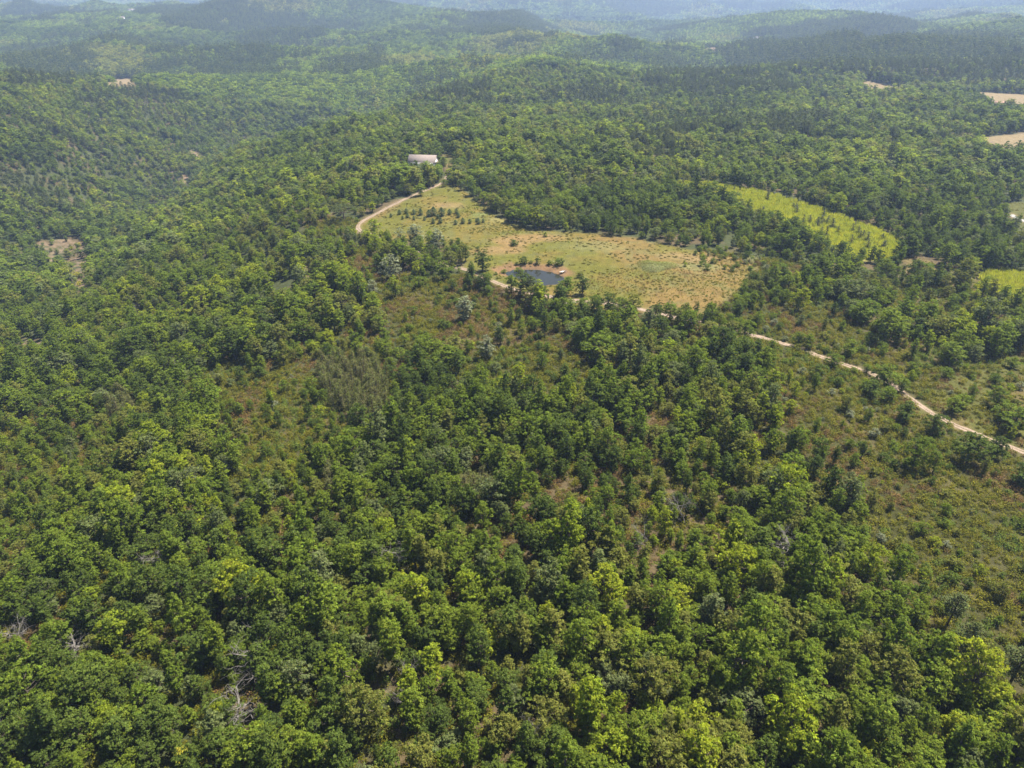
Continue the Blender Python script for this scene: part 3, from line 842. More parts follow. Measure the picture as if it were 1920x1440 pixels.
# ---- hero trees, placed by the foot of the trunk: kind, px, py, height m, width m, label
def hero(kind, px, py, hh, ww, label, group=None, xy=None, rz=None):
    gx_, gy_ = xy if xy is not None else ground(px, py)
    z0 = hz(gx_, gy_); R_ = random
    rz = R_.random()*6.28 if rz is None else rz
    cat = 'tree'
    if kind.startswith('oak'):
        tn = kind[4:]; i = R_.choice([0, 2, 3, 5]) if ww > hh*.65 else R_.choice([1, 4])
        W_, Ht = spec[i][:2]; nm = 'oak_tree'; a, b = OAK_CROWN[i, tn], OAK_TRUNK[i]
    elif kind == 'willow':
        i = R_.randrange(3); W_, Ht = [(5.0, 8.0), (6.5, 8.5), (4.0, 7.5)][i]; nm = 'willow_tree'; a, b = WIL_C[i], WIL_T[i]
    elif kind == 'pine':
        i = R_.randrange(3); Ht, W_ = [(12.5, 4.4), (14, 4.0), (11, 4.6)][i]; nm = 'pine_tree'; a, b = PINE_C[i], PINE_T[i]
    elif kind == 'umbrella':
        W_, Ht = 13.5, 7.2; nm = 'umbrella_pine'; a, b = UMB_C, UMB_T
    elif kind == 'dead':
        i = R_.randrange(4); Ht = [8, 7, 9, 7.5][i]; W_ = 4.5; nm = 'dead_tree'; a, b = None, DEAD[i]
    elif kind == 'ypine' or kind == 'dpine':
        i = R_.randrange(3); Ht, W_ = [(6.2, 1.7), (5.2, 1.5), (7.0, 1.9)][i]; nm = 'young_pine'; a, b = (YP_C if kind == 'ypine' else YP_D)[i], YP_T[i]
    elif kind == 'juniper':
        i = R_.randrange(3); Ht, W_ = 2.6, 1.25; nm = 'juniper_shrub'; cat = 'shrub'; a, b = JUN[i], JUN_T
    if kind not in ('dead',): HERO.append((gx_, gy_, ww*.42+1.2))
    s_ = (ww/W_, ww/W_, hh/Ht)
    if kind == 'dead':
        e = put('dead_tree', b); e.location = (gx_, gy_, z0); e.rotation_euler = (0, 0, rz); e.scale = s_
        tag(e, label, cat, group); return e
    e = tree(nm, a, b, (gx_, gy_, z0), rz, s_, label, group, cat)
    if kind == 'juniper':
        e.children[0].name = 'foliage'; e.children[1].name = 'stem'
    return e
for a_, b_, w_, l_ in [(772,322,5.5,'left'),(789,324,5,'second from left'),(804,325,4.6,'third from left'),(822,322,5,'right')]:
    hero('oak_dark', a_, b_, 5.2, w_, 'dark oak in the row screening the front of the white house, '+l_)
for k_, (a_, b_) in enumerate([(1118,582),(1140,584),(1163,588),(1186,592),(1208,598),(1230,602),(1252,606),(1275,611),(1298,616),(1322,621),(1346,628),(1370,634),(1395,641)]):
    if k_ in (4,): continue
    hero('oak_'+['mid', 'dark', 'mid', 'olive'][k_ % 4], a_, b_+(k_*7) % 5, 6.0+(k_*1.7) % 2.6, 5.0+(k_*1.3) % 1.6, ['mid green', 'dark green', 'mid green', 'olive'][k_ % 4]+' oak screening the track below the meadow, '+nth(k_-(k_ > 4), 13))
hero('umbrella', 645, 412, 8.0, 13.5, 'broad flat-topped umbrella pine, dark green, beside the sandy track left of the meadow')
hero('oak_dark', 852, 326, 8, 7.5, 'round dark green oak alone on the grass to the right of the white house')
hero('oak_bright', 788, 367, 6.5, 6.2, 'bright green oak standing against the sandy track below the white house')
hero('oak_mid', 865, 357, 6, 5, 'small upright oak at the narrow top end of the meadow')
hero('oak_mid', 845, 345, 5, 5, 'leafy oak behind the small upright one at the top end of the meadow')
hero('oak_mid', 833, 350, 4.5, 4.4, 'small bushy tree right beside the end of the track at the top of the meadow')
hero('oak_bright', 703, 440, 8, 6.5, 'bright green oak inside the bend of the track at the left corner of the meadow')
hero('oak_bright', 706, 476, 8.5, 6.5, 'bright green oak just below the bend of the track, left of the silver trees')
hero('oak_mid', 662, 478, 6.5, 6.5, 'round green oak casting a dark shadow on the heath left of the track bend')
hero('oak_dark', 905, 508, 8.5, 6.8, 'dark green oak with forked pale stems at the left end of the pond')
hero('oak_dark', 1092, 552, 7, 5, 'dark pointed tree standing alone right of the pond')
hero('oak_mid', 1060, 556, 7.6, 7.5, 'spreading green tree hiding the near bank at the right of the pond')
hero('pine', 995, 565, 9.5, 4.6, 'dark green conifer at the near bank of the pond')
hero('oak_mid', 973, 516, 3.4, 3.8, 'round dark green sapling growing at the water on the left of the pond')
hero('oak_mid', 1175, 620, 10, 6, 'tall leafy oak rising above the wood edge at the bottom of the meadow')
for p_, l in [((752,465,9,6.5),'silver-grey willow at the left end of the silver clump by the track'),((779,462,10,6.5),'silver willow with the palest leaves beside the track'),
          ((820,474,10.5,6),'pale silver willow at the right of the clump by the track'),((735,522,10,9.5),'large pale grey-green willow on the heath below the track'),
          ((700,552,6,6),'low grey-green willow on the heath edge below the large one'),((872,600,9,6),'blue-grey willow below the pale track left of the pond'),
          ((912,672,8,5.5),'slender silver-grey willow in the middle of the heath clearing'),((935,635,6,4),'small pale willow below the pond track')]:
    hero('willow', *p_, l)
for p_, l in [((800,505,6.5,6),'green oak in front of the silver clump by the track'),((832,525,7.5,6.5),'mid green oak between the silver clump and the pond track'),
          ((855,492,8,5),'narrow oak at the lower left edge of the meadow'),((785,540,5,5),'low oak alone on the heath below the willow clump')]:
    hero('oak_mid', *p_, l)
for p_, l in [((1665,318,19,6),'very tall pale-trunked pine standing above the wood at right'),((1772,1178,8.5,4.2),'slim bare-trunked pine, smallest of the three at the lower right clearing'),
          ((1798,1245,9.5,4.6),'tallest pine with a bare dark trunk at the bottom of the right clearing'),((1888,1290,9,5),'leaning pine at the lower right edge of the photo')]:
    hero('pine', *p_, l)
# junipers planted in the meadow
jl = [(749,402),(762,400),(764,408),(776,402),(789,403),(804,406),(813,404),(828,405),(843,402),(856,400),(859,408),(733,407),(755,411),(776,412),(796,413),(812,419),(821,410),(826,418),(854,421),(868,419),(881,419),(893,416),(897,420),(906,417)]
for i, (a, b) in enumerate(jl):
    s_ = random.uniform(.8, 1.15)*(2.8 if i not in (11, 12, 13, 14, 23, 21) else 1.7)
    if i in (7, 6): s_ = 4.2
    e = hero('juniper', a, b, s_*1.0, s_*.95, 'x', 'junipers planted in rows on the meadow')
    row = 'back row' if b < 405.5 else ('middle rows' if b < 415 else 'front row')
    later(e, a, b, 'dark rounded juniper', 'in the '+row+' on the upper meadow', 'dark junipers')
# trees scattered along the lower track and over the right-hand heath
tr_ = [(1495,650,5.2,4.2,'mid'),(1512,655,5.5,4.4,'mid'),(1590,668,5.5,5.5,'mid'),(1560,690,4.8,5,'mid'),(1530,712,5,5.5,'dark'),(1655,720,6,7.2,'mid'),(1688,735,4.5,4.2,'mid'),(1630,745,5.2,5.6,'dark'),(1662,755,5,5,'mid'),
       (1692,790,6,5.6,'dark'),(1748,815,6,6,'dark'),(1812,870,8.5,8,'dark'),(1862,860,6.5,5,'dark'),(1785,775,5,5.4,'mid'),(1800,765,4.5,4.5,'mid'),(1865,765,6.5,6,'mid'),(1880,790,6,6,'mid'),
       (1900,810,7,7.5,'mid'),(1862,725,3.8,3.4,'dark'),(1788,680,5,5,'dark'),(1825,665,5,6,'mid'),(1722,630,6.5,8,'dark'),(1895,690,3.4,4.4,'mid'),(1772,708,3.4,4,'mid'),(1820,745,4,3,'mid'),(1915,910,6,6.5,'dark'),(1625,700,3,3.2,'mid')]
pos = ['above the track where it leaves the wood','just right of the first small tree above the track','with a leaning crown above the track','on the lower side of the track','casting a round shadow below the track','overhanging the dark bend of the track',
       'at the end of the pale bend of the track','in the heath just below the dark bend','below the overhanging tree','beneath the brightest stretch of track','touching the track at its dark narrow point','the largest on the lower side of the track',
       'near the right edge below the track','above the bright stretch of track','behind the tree above the bright stretch','in the loose clump right of the track','at the lower end of the loose clump','at the right edge above the track',
       'alone in the grass at right','at the far edge of the grass clearing','the widest at the top of the grass clearing','the darkest at the far edge of the heath','at the right edge in the grass, wide and low','on the heath above the grass',
       'thin, in the middle of the grass','at the right edge below the track','small, low on the heath near the track']
for (a, b, h_, w_, tn), l in zip(tr_, pos):
    hero('oak_'+tn, a, b, h_, w_, ('dark' if tn == 'dark' else 'mid green')+' oak '+l)
# bare dead trees
dd = [(515,1262,8,7,'bare dead tree with pale forked branches in the lower left wood'),(475,1320,6,7,'pale grey dead crown lying low among leaves near the bottom left'),(165,1215,6,6,'bare grey dead branches at the left of the lower wood'),
      (735,1075,8.5,6,'grey dead tree left of centre in the lower wood'),(780,1290,6.5,4,'small reddish dead tree beside the narrow gap at the bottom'),(1215,1040,8,4,'upright grey dead tree in the right half of the lower wood'),
      (1450,1040,8,8,'wide brown dead tree at the right of the wood, near the heath'),(1285,985,7,5,'thin dead tree just above the upright grey one'),(455,1100,6.5,5,'dead branches poking out at left of the middle wood'),
      (15,1200,6,6,'pale dead tree at the left edge'),(12,1400,7,6,'pale dead tree in the bottom left corner'),(1000,1400,8,3.5,'narrow grey dead tree at the bottom centre'),(285,660,6,7,'grey dead tree on the left slope'),
      (205,480,6,9,'brown-grey bare crown on the far left slope'),(250,590,5,7,'grey bare branches on the left slope below the valley'),(280,1060,5,5,'small dead branches in the left wood'),(1020,760,6,4,'thin bare tree in the heath below the pond'),
      (340,700,6,5,'bare grey tree at the left of the heath clearing'),(745,1330,6,3,'thin snag at the narrow gap at the bottom')]
for a, b, h_, w_, l in dd:
    e = hero('dead', a, b, h_*1.15, w_*.95, l); HERO.append((e.location.x, e.location.y, 1.7))
# silver bramble mound and small dark bushes in the meadow
def shrub_thing(px, py, me, s_, label, group=None, cat='shrub', name='bush'):
    a, b = ground(px, py); e = put(name, me); e.location = (a, b, hz(a, b)-.05); e.rotation_euler = (0, 0, random.random()*6.28); e.scale = s_
    return tag(e, label, cat, group)
mnd = to_mesh('bramble', [(*mound(900, 16, 1.5, 9000, .30, up=.8, shell=.35), 'leaf_silver')])
e = shrub_thing(1228, 500, mnd, (1, .8, 1), 'low silver-green bramble mound lying on the lower meadow'); e.rotation_euler = (0, 0, .2)
for (a, b, tn, s_, l) in [(963,460,'dark',(1.9, 1.5, 1.2),'dark green bush alone in the middle of the meadow left of the pond'),(1022,444,'mid',(.8,.8,1.1),'small upright bush above the pond on the meadow'),
        (858,453,'dark',(.8,.8,.8),'small dark bush at the left edge of the meadow'),(897,470,'dark',(.7,.7,.8),'small dark bush on the meadow behind the oak at the pond'),(1283,443,'mid',(1.2,1.2,1),'green bush on the right part of the meadow near the wood'),
        (984,495,'dark',(1.2,1.2,1.3),'upright bush on the far bank of the pond, left'),(1008,495,'dark',(1.2,1.2,1.3),'dark bush on the far bank of the pond, middle'),(1045,497,'mid',(1.6,1.4,1.2),'leafy bush on the far bank of the pond, right'),
        (1053,497,'dark',(1.3,1.1,1.2),'dark bush overhanging the water at the right of the far bank'),(1088,520,'olive',(1.5,1.4,1.1),'grey-brown round bush right of the little boat'),(945,512,'mid',(1,1,.8),'low bush at the left tip of the pond'),(996,493,'olive',(.8,.8,.6),'low olive bush between the two upright ones on the far bank'),(1030,496,'dark',(1.1,1,.8),'low dark bush on the reddish far bank right of middle'),(968,497,'olive',(.7,.7,.5),'small olive tuft at the left of the far bank'),
        (957,530,'dark',(1,1,1.3),'dark bush on the grass between pond and track'),(1402,486,'dark',(1.2,1.2,1.4),'dark bush at the right tip of the meadow')]:
    shrub_thing(a, b, BUSH[random.randrange(3), tn], s_, l)
pam = to_mesh('pampas', [(*tufts(905, 1.3, 2.2, 60, .09, .2), 'leaf_pampas')])
for a, b in [(1404,490),(1412,487),(1418,490),(1409,494),(1424,488)]:
    shrub_thing(a, b, pam, (1, 1, .9), 'pale plumed grass clump at the right tip of the meadow', 'pale plumed grasses', 'plant', 'plumed_grass')

# the little boat on the right bank of the pond
bx0, by0 = ground(1050, 514); bx1, by1 = ground(1062, 507)
be = bpy.data.objects.new('rowing_boat', None); col.objects.link(be)
be.location = ((bx0+bx1)/2, (by0+by1)/2, max(WATER_Z+.1, hz((bx0+bx1)/2, (by0+by1)/2)+.05)); be.rotation_euler = (0, 0, math.atan2(by1-by0, bx1-bx0))
tag(be, 'small white and yellow boat drawn up at the right end of the pond', 'boat')
def hull(x0, x1, nseg, inner=0.0):
    V = []; xs = np.linspace(x0, x1, nseg)
    for xx in xs:
        k = max(.04, 1-abs(xx/2.0)**2.6); wd_ = .62*k-inner; dp = .42*(k**.5)-inner; rise = .12*(xx/2.0)**2
        for a in np.linspace(-math.pi/2, math.pi/2, 9):
            V.append([xx, max(wd_, .01)*math.sin(a), .45+rise-max(dp, .01)*math.cos(a)**.7 if abs(a) < 1.57 else .45+rise])
    Fc = [(i*9+j, (i+1)*9+j, (i+1)*9+j+1, i*9+j+1) for i in range(nseg-1) for j in range(8)]
    return np.array(V), np.array(Fc)
put('hull', to_mesh('hull', [(*hull(-.4, 2.0, 10), None, 'hull_white'), (*hull(-2.0, -.4, 8), None, 'hull_yellow'), (*hull(-1.95, 1.95, 14, .04), None, 'hull_white')]), be)
for xx in (-.9, .5):
    put('seat', to_mesh('seat', [(*box(xx-.13, xx+.13, -.52, .52, .36, .40), None, 'wood')]), be)
# stones by the track
for a, b in [(1068,572),(1072,578),(1062,570),(1078,568)]:
    R = np.random.default_rng(a)
    d = unit(R.normal(size=(60, 3)));
    import bmesh
    bm = bmesh.new(); bmesh.ops.create_icosphere(bm, subdivisions=2, radius=.7)
    for v in bm.verts: v.co *= 1+.22*math.sin(v.co.x*5+a)+.15*math.sin(v.co.y*7+b); v.co.z *= .6
    me = bpy.data.meshes.new('stone'); bm.to_mesh(me); bm.free(); me.materials.append(M['rock'])
    e = put('boulder', me); gx_, gy_ = ground(a, b); e.location = (gx_, gy_, hz(gx_, gy_)+.1); e.scale = (1.3, 1, .9)
    tag(e, 'x', 'rock', 'pale boulders by the track')
    later(e, a, b, 'pale boulder', 'heaped by the track below the pond', 'pale boulders')

# young pine grove, narrow grey-green
gp = gpoly([(585,700),(640,682),(700,690),(725,720),(735,770),(700,800),(650,795),(620,760)], 0)
X, Y = hexgrid(2.5, 100, 330)
k = poly_sd(gp, X, Y) > 0; X, Y = X[k], Y[k]
for a, b in list(zip(X, Y))[:260]:
    e = hero('ypine', 0, 0, random.uniform(4.6, 7.2), random.uniform(1.6, 2.4), 'slender brownish young pine in the dense grove left of centre', 'young pines in the grove', xy=(a, b))
    p_ = project(a, b, e.location.z+3); later(e, p_[0], p_[1], 'slender young pine', ['back', 'second', 'third', 'fourth', 'fifth', 'sixth', 'front'][int(min(6, max(0, (p_[1]-660)/18)))]+' rank of the brownish grove', 'slender young pines')
GROVE = gp
for g_ in [gpoly([(860,925),(900,905),(940,920),(930,955),(880,955)]), gpoly([(600,905),(640,900),(640,940),(605,945)]), gpoly([(200,760),(240,745),(260,790),(215,800)])]:
    X, Y = hexgrid(2.6, 60, 330); k = poly_sd(g_, X, Y) > 0
    for a, b in zip(X[k], Y[k]):
        e = hero('ypine', 0, 0, random.uniform(5, 7.2), random.uniform(1.6, 2.4), 'slender brownish young pine among the oaks of the foreground wood', 'young pines among the oaks', xy=(a, b))
        p_ = project(a, b, e.location.z+3); later(e, p_[0], p_[1], 'slender brownish young pine', ['in the clump below the heath clearing', 'in the clump of the middle wood'][int(p_[0] > 750)] if p_[0] > 400 else 'in the clump on the left slope', 'slender brownish young pines')
# young dark conifers in the yellow field
for i in range(110):
    py = random.uniform(346, 470); px = random.uniform(1280, 1690)
    a, b = ground(px, py)
    if poly_sd(POLY['yellow'][0], np.array([a]), np.array([b]))[0] > 2:
        e = hero('dpine', 0, 0, random.uniform(2.8, 5.6), random.uniform(1.6, 2.6), 'small dark young conifer in the long yellow grass field', 'young conifers in the yellow field', xy=(a, b))
        later(e, px, py, 'small dark young conifer', 'in the long yellow grass field', 'small dark young conifers')

# ------------------------------------------------------------------ the woods
PINEP = [gpoly(p, 6) for p in [
    [(780,190),(800,160),(930,165),(930,195)], [(1000,185),(1100,150),(1180,170),(1130,200)], [(1230,130),(1500,150),(1560,170),(1350,180),(1240,165)],
    [(1340,235),(1480,215),(1600,235),(1560,255),(1340,262)], [(1180,255),(1280,215),(1320,245),(1240,275)], [(0,165),(0,90),(90,75),(170,110),(180,150)], [(380,100),(520,20),(660,40),(600,80),(450,110)],
    [(1350,110),(1400,60),(1600,40),(1900,70),(1920,160),(1700,140),(1450,135)], [(600,120),(700,100),(720,130),(650,140)], [(150,185),(250,165),(330,180),(250,200)], [(0,360),(60,330),(90,390),(20,400)]]]
def pine_prob(X, Y):
    p_ = .015+.30*sstep(.64, .74, fbm(X/90+8, Y/90+1, 3))*(Y > 520)
    r = np.hypot(X, Y)
    p_ = p_+sstep(1100, 1800, r)*.75*sstep(.52, .60, fbm(X/260+80, Y/260+11, 3))
    for q_ in PINEP:
        s_ = poly_sd(q_, X, Y); s_ = s_+70*(fbm(X/50+2, Y/50+6, 3)-.5); p_ = np.maximum(p_, sstep(-30, 30, s_)*.75)
    return np.where(Y < 380, 0.0, p_)

# individual trees out to ~1 km
Xa, Ya = hexgrid(3.85, 38, 180, jit=.40); Xm, Ym = hexgrid(4.75, 180, 330, jit=.40); Xb, Yb = hexgrid(5.4, 330, 1000, jit=.38)
X = np.concatenate([Xa, Xm, Xb]); Y = np.concatenate([Ya, Ym, Yb])
op = open_ground(X, Y)
dens = 1-op
thin = fbm(X/38+70, Y/38+20, 3)
dens = dens*(1-.4*sstep(.60, .72, thin)*sstep(110, 170, Y)*sstep(380, 300, Y))*(1-.5*sstep(.62, .74, fbm(X/16+7, Y/16+20, 3))*sstep(90, 150, Y)*sstep(380, 300, Y))
k = (rng.random(len(X)) < dens) & clear_of(X, Y, BLD) & clear_of(X, Y, HERO) & (poly_sd(GROVE, X, Y) < 0)
X, Y = X[k], Y[k]; op = op[k]
Zt = H(X, Y)
isp = rng.random(len(X)) < pine_prob(X, Y)
px, py, tt = project(X, Y, Zt+6)
inview = (px > -15) & (px < 1935) & (py > -10) & (py < 1455)
age = fbm(X/30+5, Y/30+60, 3)
big = .80+.55*sstep(.3, .7, age)
S = big*(.60+.66*rng.random(len(X))**1.2)
S = np.where(op > .3, S*(.40+.35*rng.random(len(X))), S)
S = S*np.where(Y > 330, 1.14, np.where(Y > 180, 1.0, .80+.08*sstep(150, 70, Y))); Szz = S*(.80+.50*rng.random(len(X)))*np.where(Y > 330, .78, np.where(Y > 180, .84, 1))
tz = fbm(X/45+31, Y/45+77, 3)*.7+rng.random(len(X))*.45
tint = np.where(tz < .47, 2, np.where(tz < .70, 0, np.where(tz < .80, 1, 3)))
tint = np.where(rng.random(len(X)) < .05, 3, tint)
tint = np.where(rng.random(len(X)) < .07, 4, tint)
tint = np.where((tint == 3) & (rng.random(len(X)) < .35), 0, tint)
RZ = rng.random(len(X))*6.28; TX = rng.normal(size=len(X))*.06; TY = rng.normal(size=len(X))*.06
shape = rng.integers(0, NS, len(X))

ob = np.nonzero(~isp)[0]
show = ob[inview[ob]]; show = show[np.argsort(-(S[show]/tt[show]))][:300]
sel = np.zeros(len(X), bool); sel[show] = True
LAB = ['mid green oak crown packed into the closed foreground wood', 'dull olive oak crown packed into the closed foreground wood',
       'dark green oak crown packed into the closed foreground wood', 'bright yellow-green oak crown standing out in the closed foreground wood', 'x']
GRP = ['mid green foreground oaks', 'olive foreground oaks', 'dark green foreground oaks', 'yellow-green foreground oaks', 'sage green foreground oaks']
for i in show:
    tn = TINTS[tint[i]]
    e = tree('oak_tree', OAK_CROWN[shape[i], tn], OAK_TRUNK[shape[i]], (X[i], Y[i], Zt[i]), RZ[i], (S[i], S[i], Szz[i]), LAB[tint[i]], GRP[tint[i]], tilt=(TX[i], TY[i]))
    adj = ['mid green', 'olive', 'dark green', 'yellow-green', 'sage green'][tint[i]]
    later(e, px[i], py[i], adj+' oak', zone_of(px[i], py[i], [(960, 'top of the near wood'), (1060, 'upper near wood'), (1150, 'middle near wood'), (1240, 'lower near wood'), (1330, 'near the bottom'), (1440, 'bottom edge')]), adj+' oaks')
rest = ob[~sel[ob]]
# far wood in patches
XP, YP_ = hexgrid(17, 1000, 3000, jit=.35); XQ, YQ = hexgrid(34, 3000, 8200, half=math.radians(42), jit=.35)
def keep_open(X, Y):
    m_ = np.maximum(mask('bare', X, Y, 6, 4), mask('dry', X, Y, 6, 4)); return (m_ < .3) & clear_of(X, Y, [(a, b, r_+10) for a, b, r_ in BLD])
k = keep_open(XP, YP_); XP, YP_ = XP[k], YP_[k]
XF = np.concatenate([XP, XQ]); YF = np.concatenate([YP_, YQ]); ZF = H(XF, YF)
SF = np.concatenate([np.full(len(XP), 1.0), np.full(len(XQ), 1.75)])*(.85+.3*rng.random(len(XF)))
e_ = 12.0
gxs = (H(XF+e_, YF)-H(XF-e_, YF))/(2*e_); gys = (H(XF, YF+e_)-H(XF, YF-e_))/(2*e_)
# cull the slopes facing away deep behind ridges is not needed: instances are cheap
ft = fbm(XF/230+5, YF/230+15, 4)+rng.normal(size=len(XF))*.05
far_tint = np.where(ft < .44, 0, np.where(ft < .62, 1, 2))
pf = rng.random(len(XF)) < pine_prob(XF, YF)
broad = [OAK_FULL[i, tn] for i in range(NS) for tn in TINTS]+[OAK_LOW[i, tn] for i in range(6) for tn in TINTS]+PATCH_B
nearf = tt[rest] < 380
I = np.where(nearf, shape[rest]*5+tint[rest], NS*5+(shape[rest] % 6)*5+tint[rest])
fb = ~pf
scatter('broadleaf_forest', 'dense green oak wood covering the slopes and far hills behind the nearest trees', broad,
        np.concatenate([X[rest], XF[fb]]), np.concatenate([Y[rest], YF[fb]]), np.concatenate([I, NS*5+30+far_tint[fb]*2+rng.integers(0, 2, fb.sum())]),
        np.concatenate([S[rest], SF[fb]]), np.concatenate([RZ[rest], np.zeros(fb.sum())]),
        np.concatenate([TX[rest], np.arctan(gys[fb])]), np.concatenate([TY[rest], -np.arctan(gxs[fb])]),
        Z=np.concatenate([Zt[rest], ZF[fb]]), Sz=np.concatenate([Szz[rest], SF[fb]]), cat='forest')
pi = np.nonzero(isp)[0]
ps = pi[inview[pi]]; ps = ps[np.argsort(tt[ps])][:300]
selp = np.zeros(len(X), bool); selp[ps] = True
for i in ps:
    e = tree('pine_tree', PINE_C[shape[i] % 3], PINE_T[shape[i] % 3], (X[i], Y[i], Zt[i]), RZ[i], (S[i]*.8,)*2+(min(Szz[i], 1.1)*.85,), 'x', 'dark pines on the slopes beyond the meadow')
    later(e, px[i], py[i], 'dark pine', zone_of(px[i], py[i], [(150, 'far ridges'), (180, 'high wood behind the meadow'), (210, 'ridge behind the meadow'), (250, 'wood behind the meadow'), (320, 'wood level with the house'), (1440, 'wood level with the meadow')]), 'dark pines')
pr = pi[~selp[pi]]
scatter('pine_forest', 'dark pine woods in patches on the ridges and far hills', PINE_LOW+PATCH_P,
        np.concatenate([X[pr], XF[pf]]), np.concatenate([Y[pr], YF[pf]]), np.concatenate([shape[pr] % 3, 3+rng.integers(0, 3, pf.sum())]),
        np.concatenate([S[pr]*.85, SF[pf]]), np.concatenate([RZ[pr], np.zeros(pf.sum())]),
        np.concatenate([TX[pr], np.arctan(gys[pf])]), np.concatenate([TY[pr], -np.arctan(gxs[pf])]),
        Z=np.concatenate([Zt[pr], ZF[pf]]), Sz=np.concatenate([np.minimum(Szz[pr], 1.1)*.9, SF[pf]*.95]), cat='forest')

# ------------------------------------------------------------------ low growth
# bushes on the heath and at the wood edge
X, Y = hexgrid(3.2, 60, 420, jit=.5)
hm = mask('heath', X, Y, 3, 5)
edge = mask('heath', X, Y, 14, 8)*(1-hm)+mask('meadow', X, Y, 5, 2)*(1-mask('meadow', X, Y, 1, 0))*.3
k = (rng.random(len(X)) < hm*(.20+.6*sstep(.45, .65, fbm(X/20+70, Y/20+4, 3)))+edge*.4) & clear_of(X, Y, HERO)
ok = np.ones(len(X), bool)
for pts, wd in TRACKS: ok &= line_d(pts[::6], X, Y) > wd*1.1
ok &= poly_sd(pond_poly, X, Y) < -2
k &= ok
X, Y = X[k], Y[k]; Zt = H(X, Y); px, py, tt = project(X, Y, Zt+1)
S = .45+.75*rng.random(len(X))**1.6
tn = rng.choice(['mid', 'olive', 'dark', 'fern', 'bright', 'willow'], len(X), p=[.30, .22, .2, .16, .06, .06])
iv = np.nonzero((px > 0) & (px < 1920) & (py > 0) & (py < 1440))[0]
iv = iv[np.argsort(-S[iv]/tt[iv])][:300]
rs = np.ones(len(X), bool); rs[iv] = False; rs = np.nonzero(rs)[0]
BK = ['mid', 'olive', 'dark', 'fern', 'bright', 'willow']
scatter('bushes', 'small mixed green bushes dotted over the heath and wood edges', [BUSH[i, t_] for t_ in BK for i in range(4)], X[rs], Y[rs],
        np.array([BK.index(t_) for t_ in tn[rs]])*4+rng.integers(0, 4, len(rs)), S[rs], rng.random(len(rs))*6.28, cat='bushes')
cname = {'mid': 'mid green', 'olive': 'olive', 'dark': 'dark green', 'fern': 'light green', 'bright': 'yellow-green', 'willow': 'grey-green'}
for i in iv:
    e = put('bush', BUSH[int(rng.integers(0, 4)), tn[i]]); e.location = (X[i], Y[i], Zt[i]-.05); e.rotation_euler = (0, 0, rng.random()*6.28); e.scale = (S[i], S[i], S[i]*(.8+.4*rng.random()))
    tag(e, cname[tn[i]]+' bush scattered on the open heath between the woods', 'bush', cname[tn[i]]+' bushes on the heath')
    later(e, px[i], py[i], cname[tn[i]]+' heath bush', zone_of(px[i], py[i], [(560, 'heath by pond'), (640, 'heath below pond'), (720, 'heath near the grove'), (820, 'heath by lower track'), (960, 'heath below the track'), (1440, 'lowest heath')]), cname[tn[i]]+' bushes')
# yellow broom at the left valley and a few spots
for a, b in [(150,462),(135,468),(148,520),(150,535),(138,540),(155,500),(168,440),(50,655),(30,685),(5,722),(350,1432),(60,690),(475,305),(478,300),(473,310)]:
    gx_, gy_ = ground(a, b, 0)
    e = put('broom_bush', BUSH[random.randrange(4), 'broom']); e.location = (gx_, gy_, hz(gx_, gy_)); s_ = random.uniform(1.0, 1.5); e.scale = (s_,)*3
    tag(e, 'x', 'bush', 'yellow broom bushes on the left slope')
    later(e, a, b, 'yellow flowering broom', ('by the bare patch in the left valley' if 430 < b < 560 else 'low on the left slope' if 600 < b < 800 else 'in the deep valley left of the house' if b < 400 else 'at the bottom edge'), 'yellow flowering brooms')
# heath ground cover
X, Y = hexgrid(1.2, 60, 420, jit=.5)
hm = mask('heath', X, Y, 3, 4); mm_ = mask('meadow', X, Y, 1, 1)
strip = np.zeros(len(X))
for (a, b, rx, ry) in [(935,432,17,7),(1010,425,14,5),(1250,530,34,16),(1150,540,22,10),(905,392,9,5),(960,520,10,5),(1340,520,14,10),(870,400,6,5),(780,398,10,2.5),(850,405,9,2)]:
    q0, q1 = ground(a, b); strip = np.maximum(strip, sstep(1.3, .5, ((X-q0)/rx)**2+((Y-q1)/ry)**2))
under = (1-np.maximum(hm, mm_))*(Y < 260)*.8
clump = fbm(X/7+4, Y/7+44, 3)
dn = np.where(hm > .3, hm*np.clip(.78+.6*sstep(.36, .48, clump), 0, 1), 0)
dn = np.maximum(dn, strip*mm_*.85); dn = np.maximum(dn, under); dn = np.maximum(dn, mm_*.045*sstep(.52, .64, fbm(X/11+61, Y/11+9, 3)))
dn = dn*(1-mask('grass', X, Y, 2, 4)*.55)
k = (rng.random(len(X)) < dn) & (poly_sd(pond_poly, X, Y) < -1.2)
for pts, wd in TRACKS: k &= line_d(pts[::6], X, Y) > wd*.8
X, Y = X[k], Y[k]; mm_ = mm_[k]
S = (.42+1.1*rng.random(len(X))**1.7)*np.where(mm_ > .5, .42, 1)
br_ = fbm(X/16+90, Y/16+2, 3)+rng.normal(size=len(X))*.06
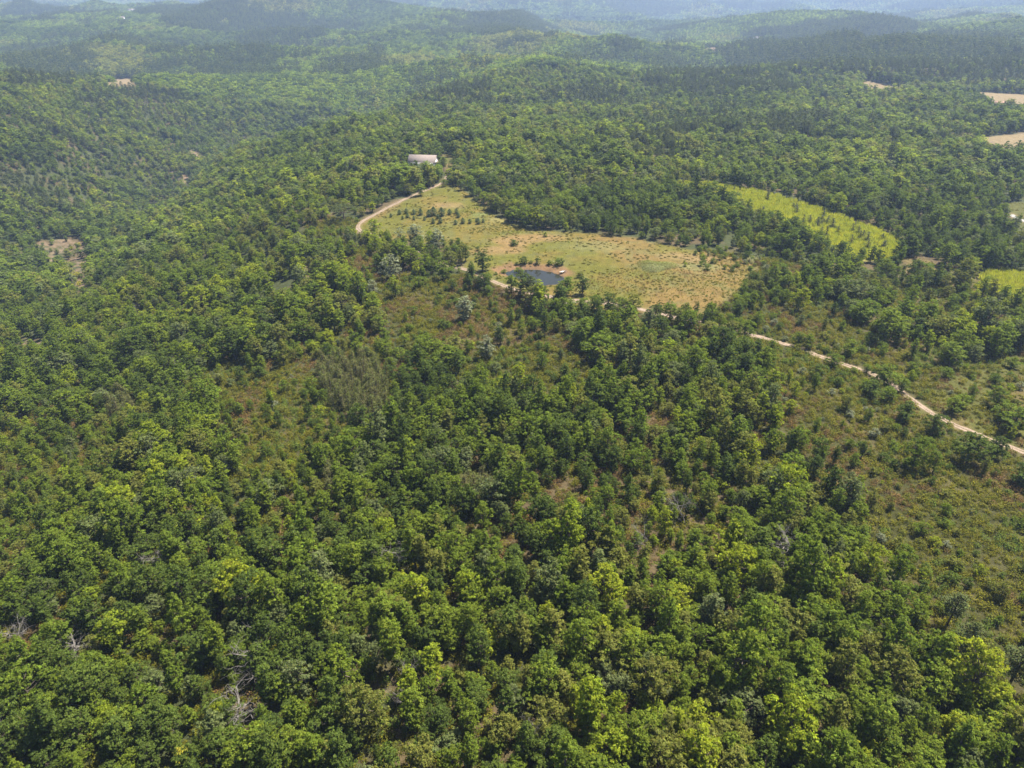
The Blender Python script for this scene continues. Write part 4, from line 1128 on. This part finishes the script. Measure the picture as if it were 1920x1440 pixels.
pick = np.where(br_ > .60, rng.choice([2, 5, 0], len(X)), np.where(br_ < .34, rng.choice([3, 1], len(X)), rng.choice([0, 1, 4], len(X))))
scatter('heath_shrubs', 'low olive and brown heather and bracken covering the open clearings', HEATH, X, Y, pick, S, rng.random(len(X))*6.28, cat='ground cover')
# grass
X, Y = hexgrid(1.5, 90, 420, jit=.5)
mm_ = np.maximum(mask('meadow', X, Y, 1.5, 1.5), mask('grass', X, Y, 2, 2))
k = (rng.random(len(X)) < mm_*.35*sstep(.40, .62, fbm(X/6+3, Y/6+33, 3))) & (poly_sd(pond_poly, X, Y) < -.8)
for pts, wd in TRACKS: k &= line_d(pts[::6], X, Y) > wd*.8
X, Y = X[k], Y[k]
scatter('meadow_grass', 'short dry golden grass tufts over the meadow', GRT, X, Y, rng.integers(0, 2, len(X)), .45+.5*rng.random(len(X)), rng.random(len(X))*6.28, cat='grass')
X, Y = hexgrid(1.3, 230, 600)
k = rng.random(len(X)) < mask('yellow', X, Y, 1.5, 2)*(.5+.5*sstep(.35, .5, fbm(X/8+3, Y/8+3, 3)))
X, Y = X[k], Y[k]
scatter('field_grass', 'tall yellow-green grass filling the fields at right', YGT, X, Y, rng.integers(0, 3, len(X)), .6+.6*rng.random(len(X)), rng.random(len(X))*6.28, cat='grass')

# ------------------------------------------------------------------ haze
hv, hf = box(-13500, 13500, -11500, 13500, -260, 330)
hm_ = bpy.data.meshes.new('haze'); hm_.from_pydata([tuple(a) for a in hv], [], [tuple(int(q) for q in f) for f in hf]); hm_.update()
m = bpy.data.materials.new('haze_air'); m.use_nodes = True; t = m.node_tree; t.nodes.clear()
pv = t.nodes.new('ShaderNodeVolumePrincipled'); pv.inputs['Color'].default_value = (.50, .66, 1.0, 1)
pv.inputs['Density'].default_value = .00013; pv.inputs['Anisotropy'].default_value = .25
o = t.nodes.new('ShaderNodeOutputMaterial'); t.links.new(pv.outputs[0], o.inputs['Volume'])
hm_.materials.append(m)
tag(put('haze', hm_), kind='stuff')
label_all()
print('terrain z range', gz.min(), gz.max(), 'objects', len(bpy.data.objects))
